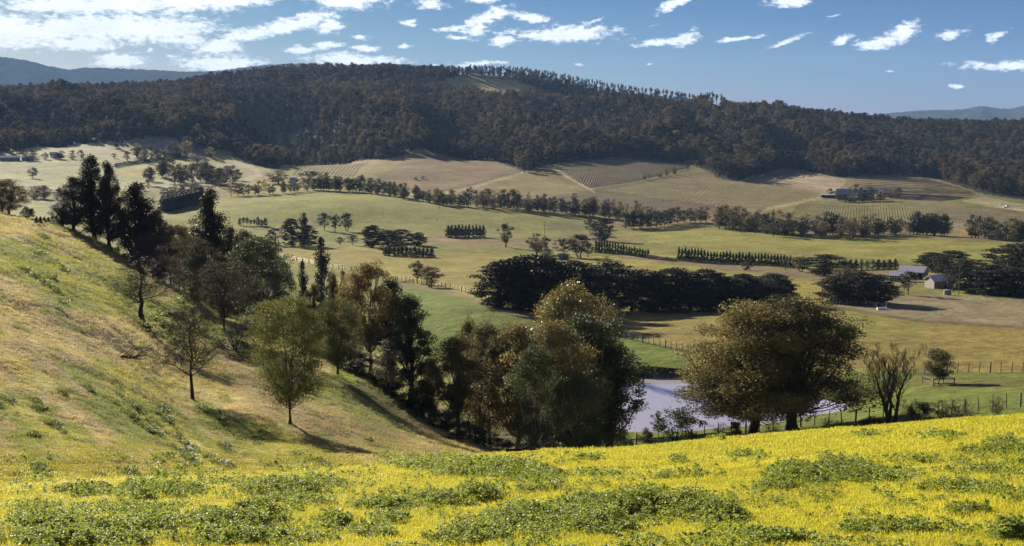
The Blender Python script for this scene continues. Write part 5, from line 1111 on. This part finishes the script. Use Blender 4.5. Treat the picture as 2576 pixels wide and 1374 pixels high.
# timber guard round the lone gum
c, r0 = cast([2360], [967]); c = c[0]; ro = root('tree_guard', tuple(c), 'low square timber rail guard standing round the lone small gum', 'tree guard')
b = MB(); b.box((0, 0, .55), (.12, .12, 1.3)); pm = b.mesh('guard_post', [M['wood']]); b = MB(); b.box((0, 0, 0), (3.0, .05, .12)); rm = b.mesh('guard_rail', [M['wood']])
for i in range(4):
    an = i * pi / 2 + .15; o = link('post', pm, ro); o.location = (2.2 * cos(an + pi / 4), 2.2 * sin(an + pi / 4), 0)
    for z_ in (.45, 1.05): o = link('rail', rm, ro); o.location = (1.555 * cos(an), 1.555 * sin(an), z_); o.rotation_euler = (0, 0, an + pi / 2)
# fallen branches
def fallen(px, py, L_, label, rz, name='fallen_branch', seed=1):
    k_ = min(1.0, L_ / 2.6)
    c, r0 = cast([px], [py]); r = np.random.default_rng(seed); P_, R2 = [], []
    for i in range(9):
        s = np.array([-L_ / 2 + L_ * .1 * i if i else -L_ / 2, 0, .18]); e = s + np.array([L_ * (.95 if i == 0 else r.uniform(.2, .45)), r.normal() * L_ * .12, (.1 if i == 0 else r.uniform(-.05, .25) * L_ * .5)])
        m_ = (s + e) / 2 + r.normal(size=3) * .05 * L_; P_.append(bez(s[None], m_[None], e[None], 6)[0]); R2.append(np.linspace(.09 if i == 0 else .045, .015, 6) * k_)
        for k in range(3):
            q = P_[-1][2 + k]; e2 = q + np.array([r.uniform(.1, .25), r.normal() * .15, r.uniform(0, .2)]) * L_; P_.append(bez(q[None], ((q + e2) / 2 + r.normal(size=3) * .1)[None], e2[None], 6)[0]); R2.append(np.linspace(.025, .01, 6) * k_)
    V, Fq = tubes(np.array(P_), np.array(R2), 5); o = link(name, new_mesh(name, V, [Fq], [M['darkbark']]), label=label, category='branch'); o.location = c[0]; o.rotation_euler = (0, 0, rz)
fallen(318, 908, 2.6, 'dead forked branch lying alone on the grassy slope', -.2, seed=4)
fallen(405, 800, 3.4, 'broken limb slumped on the ground beside the old bare tree', -.5, seed=5)
fallen(1140, 1108, 2.4, 'thin dead branch lying in the gully shade', -.6, seed=6)
fallen(1330, 1140, 1.8, 'fallen dead wood under the gully clump', .3, seed=7)
fallen(600, 905, 4.5, 'heap of fallen twigs below the olive feathery tree', -.6, seed=8)
fallen(1020, 712, 4.0, 'grey fallen branch by the fence left of the gum pair', 0, seed=9)
# dry stalk in the foreground
c, r0 = cast([1745], [1240]); b = MB(); b.bar((0, 0, 0), (.1, 0, .35), .006, .004); b.bar((.1, 0, .35), (.2, .05, .55), .004, .002); b.bar((.06, 0, .2), (-.06, .02, .38), .003, .002); b.bar((.1, 0, .35), (.08, 0, .5), .003, .002)
o = link('dry_stalk', b.mesh('dry_stalk', [M['darkbark']]), label='single dry brown stalk rising from the yellow grass', category='plant'); o.location = c[0]
# ------------------------------------------------------------------ buildings
M['roof'] = simple('grey_tin_roof', (.36, .34, .31), .45, .3, var=.15, scale=2); M['whiteroof'] = simple('pale_tin_roof', (.60, .56, .50), .4, .2, var=.12, scale=2)
M['hutwall'] = simple('grey_hut_wall', (.15, .14, .13), .9); M['wall'] = simple('weatherboard', (.22, .19, .16), .8, var=.12); M['whitewall'] = simple('white_wall', (.68, .67, .64), .8, var=.1); M['darkin'] = simple('dark_opening', (.02, .02, .022), .9); M['glass'] = simple('window_glass', (.03, .035, .04), .15, var=.1)
def house(name, px, py, wpx, depth, wh, rh, label, rz=0.0, wall='wall', roof='roof', ridge='x', openf=False, cat='house', lo=60, hi=2400, hip=False, nwin=3, chimney=False, r=None):
    if r is None: c, r0 = cast([px], [py], lo, hi); c = c[0]; r0 = r0[0]
    if np.isnan(r0): print('house no hit', label); return
    W_ = wpx / F * r0; ro = root(name, tuple(c - np.array([0, 0, .3])), label, cat, rz=rz + float(-atan2(c[0], c[1])))
    D = depth; t = .25; Wh = wh + .3
    b = MB(); b.box((0, D / 2, Wh / 2), (W_, t, Wh)); 
    b.box((-W_ / 2 + t / 2, 0, Wh / 2), (t, D - t, Wh)); b.box((W_ / 2 - t / 2, 0, Wh / 2), (t, D - t, Wh))
    if not openf: b.box((0, -D / 2, Wh / 2), (W_, t, Wh))
    # gables
    if not hip:
        for s_ in (-1, 1):
            if ridge == 'x': V = [(s_ * (W_ / 2 - .02), -D / 2, Wh), (s_ * (W_ / 2 - .02), D / 2, Wh), (s_ * (W_ / 2 - .02), 0, Wh + rh)]
            else: V = [(-W_ / 2, s_ * (D / 2 + .1), Wh), (W_ / 2, s_ * (D / 2 + .1), Wh), (0, s_ * (D / 2 + .1), Wh + rh)]
            b.add(V + [V[0]], [(0, 1, 2, 3)])
    link('wall', b.mesh(name + '_wall', [M[wall]]), ro)
    e = .5; th = .12
    for s_ in (-1, 1):
        b = MB()
        if ridge == 'x': p = [(-W_ / 2 - e, s_ * (D / 2 + e), Wh - e * rh / (D / 2)), (W_ / 2 + e, s_ * (D / 2 + e), Wh - e * rh / (D / 2)), (W_ / 2 + (e if not hip else -D * .35), 0, Wh + rh), (-W_ / 2 - (e if not hip else -D * .35), 0, Wh + rh)]
        else: p = [(s_ * (W_ / 2 + e), -D / 2 - e, Wh - e * rh / (W_ / 2)), (s_ * (W_ / 2 + e), D / 2 + e, Wh - e * rh / (W_ / 2)), (0, D / 2 + e, Wh + rh), (0, -D / 2 - e, Wh + rh)]
        p = np.array(p) + [0, 0, .03]; q = p + [0, 0, th]; b.add(np.concatenate([p, q]), [(0, 1, 2, 3), (4, 5, 6, 7), (0, 1, 5, 4), (1, 2, 6, 5), (3, 0, 4, 7)])
        ns = 8
        for k in range(ns):
            f = (k + .5) / ns; a0 = q[0] * (1 - f) + q[1] * f; a1 = q[3] * (1 - f) + q[2] * f; b.bar(a0 + [0, 0, .02], a1 + [0, 0, .02], .03, .03, 3)
        link('roof', b.mesh(name + '_roof', [M[roof]]), ro)
    if openf:
        b = MB(); b.box((0, D / 2 - t - .05, Wh / 2), (W_ - 2 * t, .05, Wh * .95)); link('shade_panel', b.mesh('shade_panel', [M['darkin']]), ro)  # near-black sheet before the back wall stands in for shade inside
        for k in range(4): b = MB(); b.box(((-.5 + k / 3) * (W_ - .3), -D / 2, Wh / 2), (.15, .15, Wh)); link('post', b.mesh('shed_post', [M[wall]]), ro)
    else:
        for k in range(nwin):
            x_ = (-.5 + (k + .5) / nwin) * W_ * .9; b = MB(); b.box((x_, -D / 2 - t / 2 - .02, Wh * .55), (1.2, .06, 1.2)); wo_ = link('window', b.mesh('window', [M['whitewall']]), ro)
            b = MB(); b.box((x_, -D / 2 - t / 2 - .06, Wh * .55), (1.0, .04, 1.0)); link('pane', b.mesh('pane', [M['glass']]), wo_)
        b = MB(); b.box((W_ * .08, -D / 2 - t / 2 - .02, 1.15), (.95, .06, 2.1)); link('door', b.mesh('door', [M['darkin']]), ro)
    if chimney: b = MB(); b.box((W_ * .2, 0, Wh + rh + .4), (.8, .8, 1.6)); link('chimney', b.mesh('chimney', [M['whitewall']]), ro)
    return ro
house('farmhouse', 2127, 500, 42, 9, 2.2, 6.0, 'grey farmhouse with a steep tin roof among dark garden trees', rz=-.15, chimney=True)
house('farmhouse_wing', 2178, 500, 34, 9, 2.2, 5.0, 'lower steep roofed wing right of the grey farmhouse', rz=-.15, cat='house')
house('carport', 2086, 497, 38, 6, 2.3, .5, 'flat pale roofed carport left of the grey farmhouse', roof='whiteroof', openf=True, cat='carport')
house('water_tank_shed', 2215, 494, 10, 4, 5.5, 1, 'small pale upright building at the right end of the farmhouse', wall='whitewall', roof='whiteroof', nwin=1, cat='shed')
house('open_shed', 2298, 702, 56, 8, 3.0, 1.6, 'long open fronted farm shed with a pale tin roof', rz=-.25, wall='wall', roof='whiteroof', openf=True, cat='shed')
house('lean_to', 2264, 708, 42, 6, 2.3, .9, 'low pale lean-to shed left of the long open shed', rz=-.1, wall='wall', roof='whiteroof', cat='shed', nwin=1)
house('small_shed', 2362, 724, 50, 6, 2.6, 1.4, 'smaller grey gabled shed right of the long open shed', rz=.5, wall='wall', roof='whiteroof', cat='shed', nwin=1)
house('hut', 1418, 653, 25, 4, 1.9, .6, 'small grey hut under the dark gums above the windbreak', wall='hutwall', roof='hutwall', cat='hut', nwin=1)
house('hilltop_house', 1136, 190, 36, 10, 3.5, 1.5, 'long pale roofed house beside the vines on top of the ridge', wall='wall', roof='whiteroof', lo=1500, nwin=5)
house('white_house', 738, 466, 15, 8, 4.5, 2, 'small white two storey house between the umbrella trees', wall='whitewall', roof='roof', nwin=2)
house('long_house', 25, 404, 44, 9, 3, 1.5, 'long low grey roofed house at the far left edge', roof='roof', nwin=4)
house('long_house', 70, 404, 26, 9, 3, 1.5, 'second low house right of the far left one', roof='roof', nwin=2)
house('long_house', 140, 394, 24, 8, 3, 1.5, 'pale roofed house partly behind small trees on the far left pasture', roof='whiteroof', nwin=2)
house('long_house', 432, 391, 42, 9, 3, 1.6, 'pale roofed house behind the long clipped hedge', roof='whiteroof', nwin=3)
house('wood_house', 755, 346, 18, 8, 3, 1.4, 'roof of a house in the small clearing within the wood', roof='whiteroof', nwin=2, lo=1200)
# tank, trough, vehicle, poles
c, r0 = cast([2383], [742]); b = MB(); b.bar((0, 0, 0), (0, 0, 1.5), 1.1, 1.1, 16); o = root('water_tank', tuple(c[0]), 'dark squat water tank in front of the small grey shed', 'tank'); link('tank', b.mesh('tank', [M['wall']]), o)
b = MB(); b.bar((0, 0, 1.5), (0, 0, 1.75), 1.16, .2, 16); link('lid', b.mesh('tank_lid', [M['roof']]), o)
c, r0 = cast([2218], [780]); o = root('water_trough', tuple(c[0]), 'low pale concrete trough by the fence below the cypress clump', 'trough'); b = MB()
for dx, dy, sx, sy in ((0, -.4, 2.4, .1), (0, .4, 2.4, .1), (-1.15, 0, .1, .7), (1.15, 0, .1, .7)): b.box((dx, dy, .3), (sx, sy, .6))
link('basin', b.mesh('basin', [M['whitewall']]), o); b = MB(); b.box((0, 0, .42), (2.2, .7, .04)); link('water', b.mesh('trough_water', [M['glass']]), o)
c, r0 = cast([2530], [523], 700); o = root('parked_ute', tuple(c[0]), 'tiny white utility vehicle parked among the vines at the right', 'ute', rz=.3); M['white_'] = None; M['white'] = simple('white_paint', (.75, .75, .75), .3, var=.05)
b = MB(); b.box((0, 0, .75), (4.8, 1.8, .7)); b.box((.7, 0, 1.35), (1.7, 1.6, .6), top=(.75, .85)); link('body', b.mesh('ute_body', [M['white']]), o)
b = MB(); b.box((.7, -.78, 1.35), (1.2, .1, .4)); b.box((.7, .78, 1.35), (1.2, .1, .4)); link('window', b.mesh('ute_window', [M['glass']]), o)
for dx in (-1.5, 1.5):
    for dy in (-.85, .85): b = MB(); b.bar((dx, dy - .12, .35), (dx, dy + .12, .35), .35, .35, 12); link('wheel', b.mesh('wheel', [M['darkin']]), o)
def pole(px, py, h, label):
    c, r0 = cast([px], [py], 200); o = root('power_pole', tuple(c[0]), label, 'pole'); b = MB(); b.bar((0, 0, -.3), (0, 0, h), .16, .1, 8); link('mast', b.mesh('mast', [M['wood']]), o)
    b = MB(); b.box((0, 0, h - .5), (2.0, .12, .12)); link('crossarm', b.mesh('crossarm', [M['wood']]), o)
pole(2412, 742, 10, 'tall timber power pole beside the small grey shed'); pole(1370, 590, 8, 'thin pole on the green field above the round gum'); pole(1106, 528, 7, 'thin pole at the top of the hill field'); pole(1845, 430, 7, 'pole at the corner of the vineyard under the wood')
pole(2068, 770, 6, 'strainer pole at the gateway before the cypress clump')
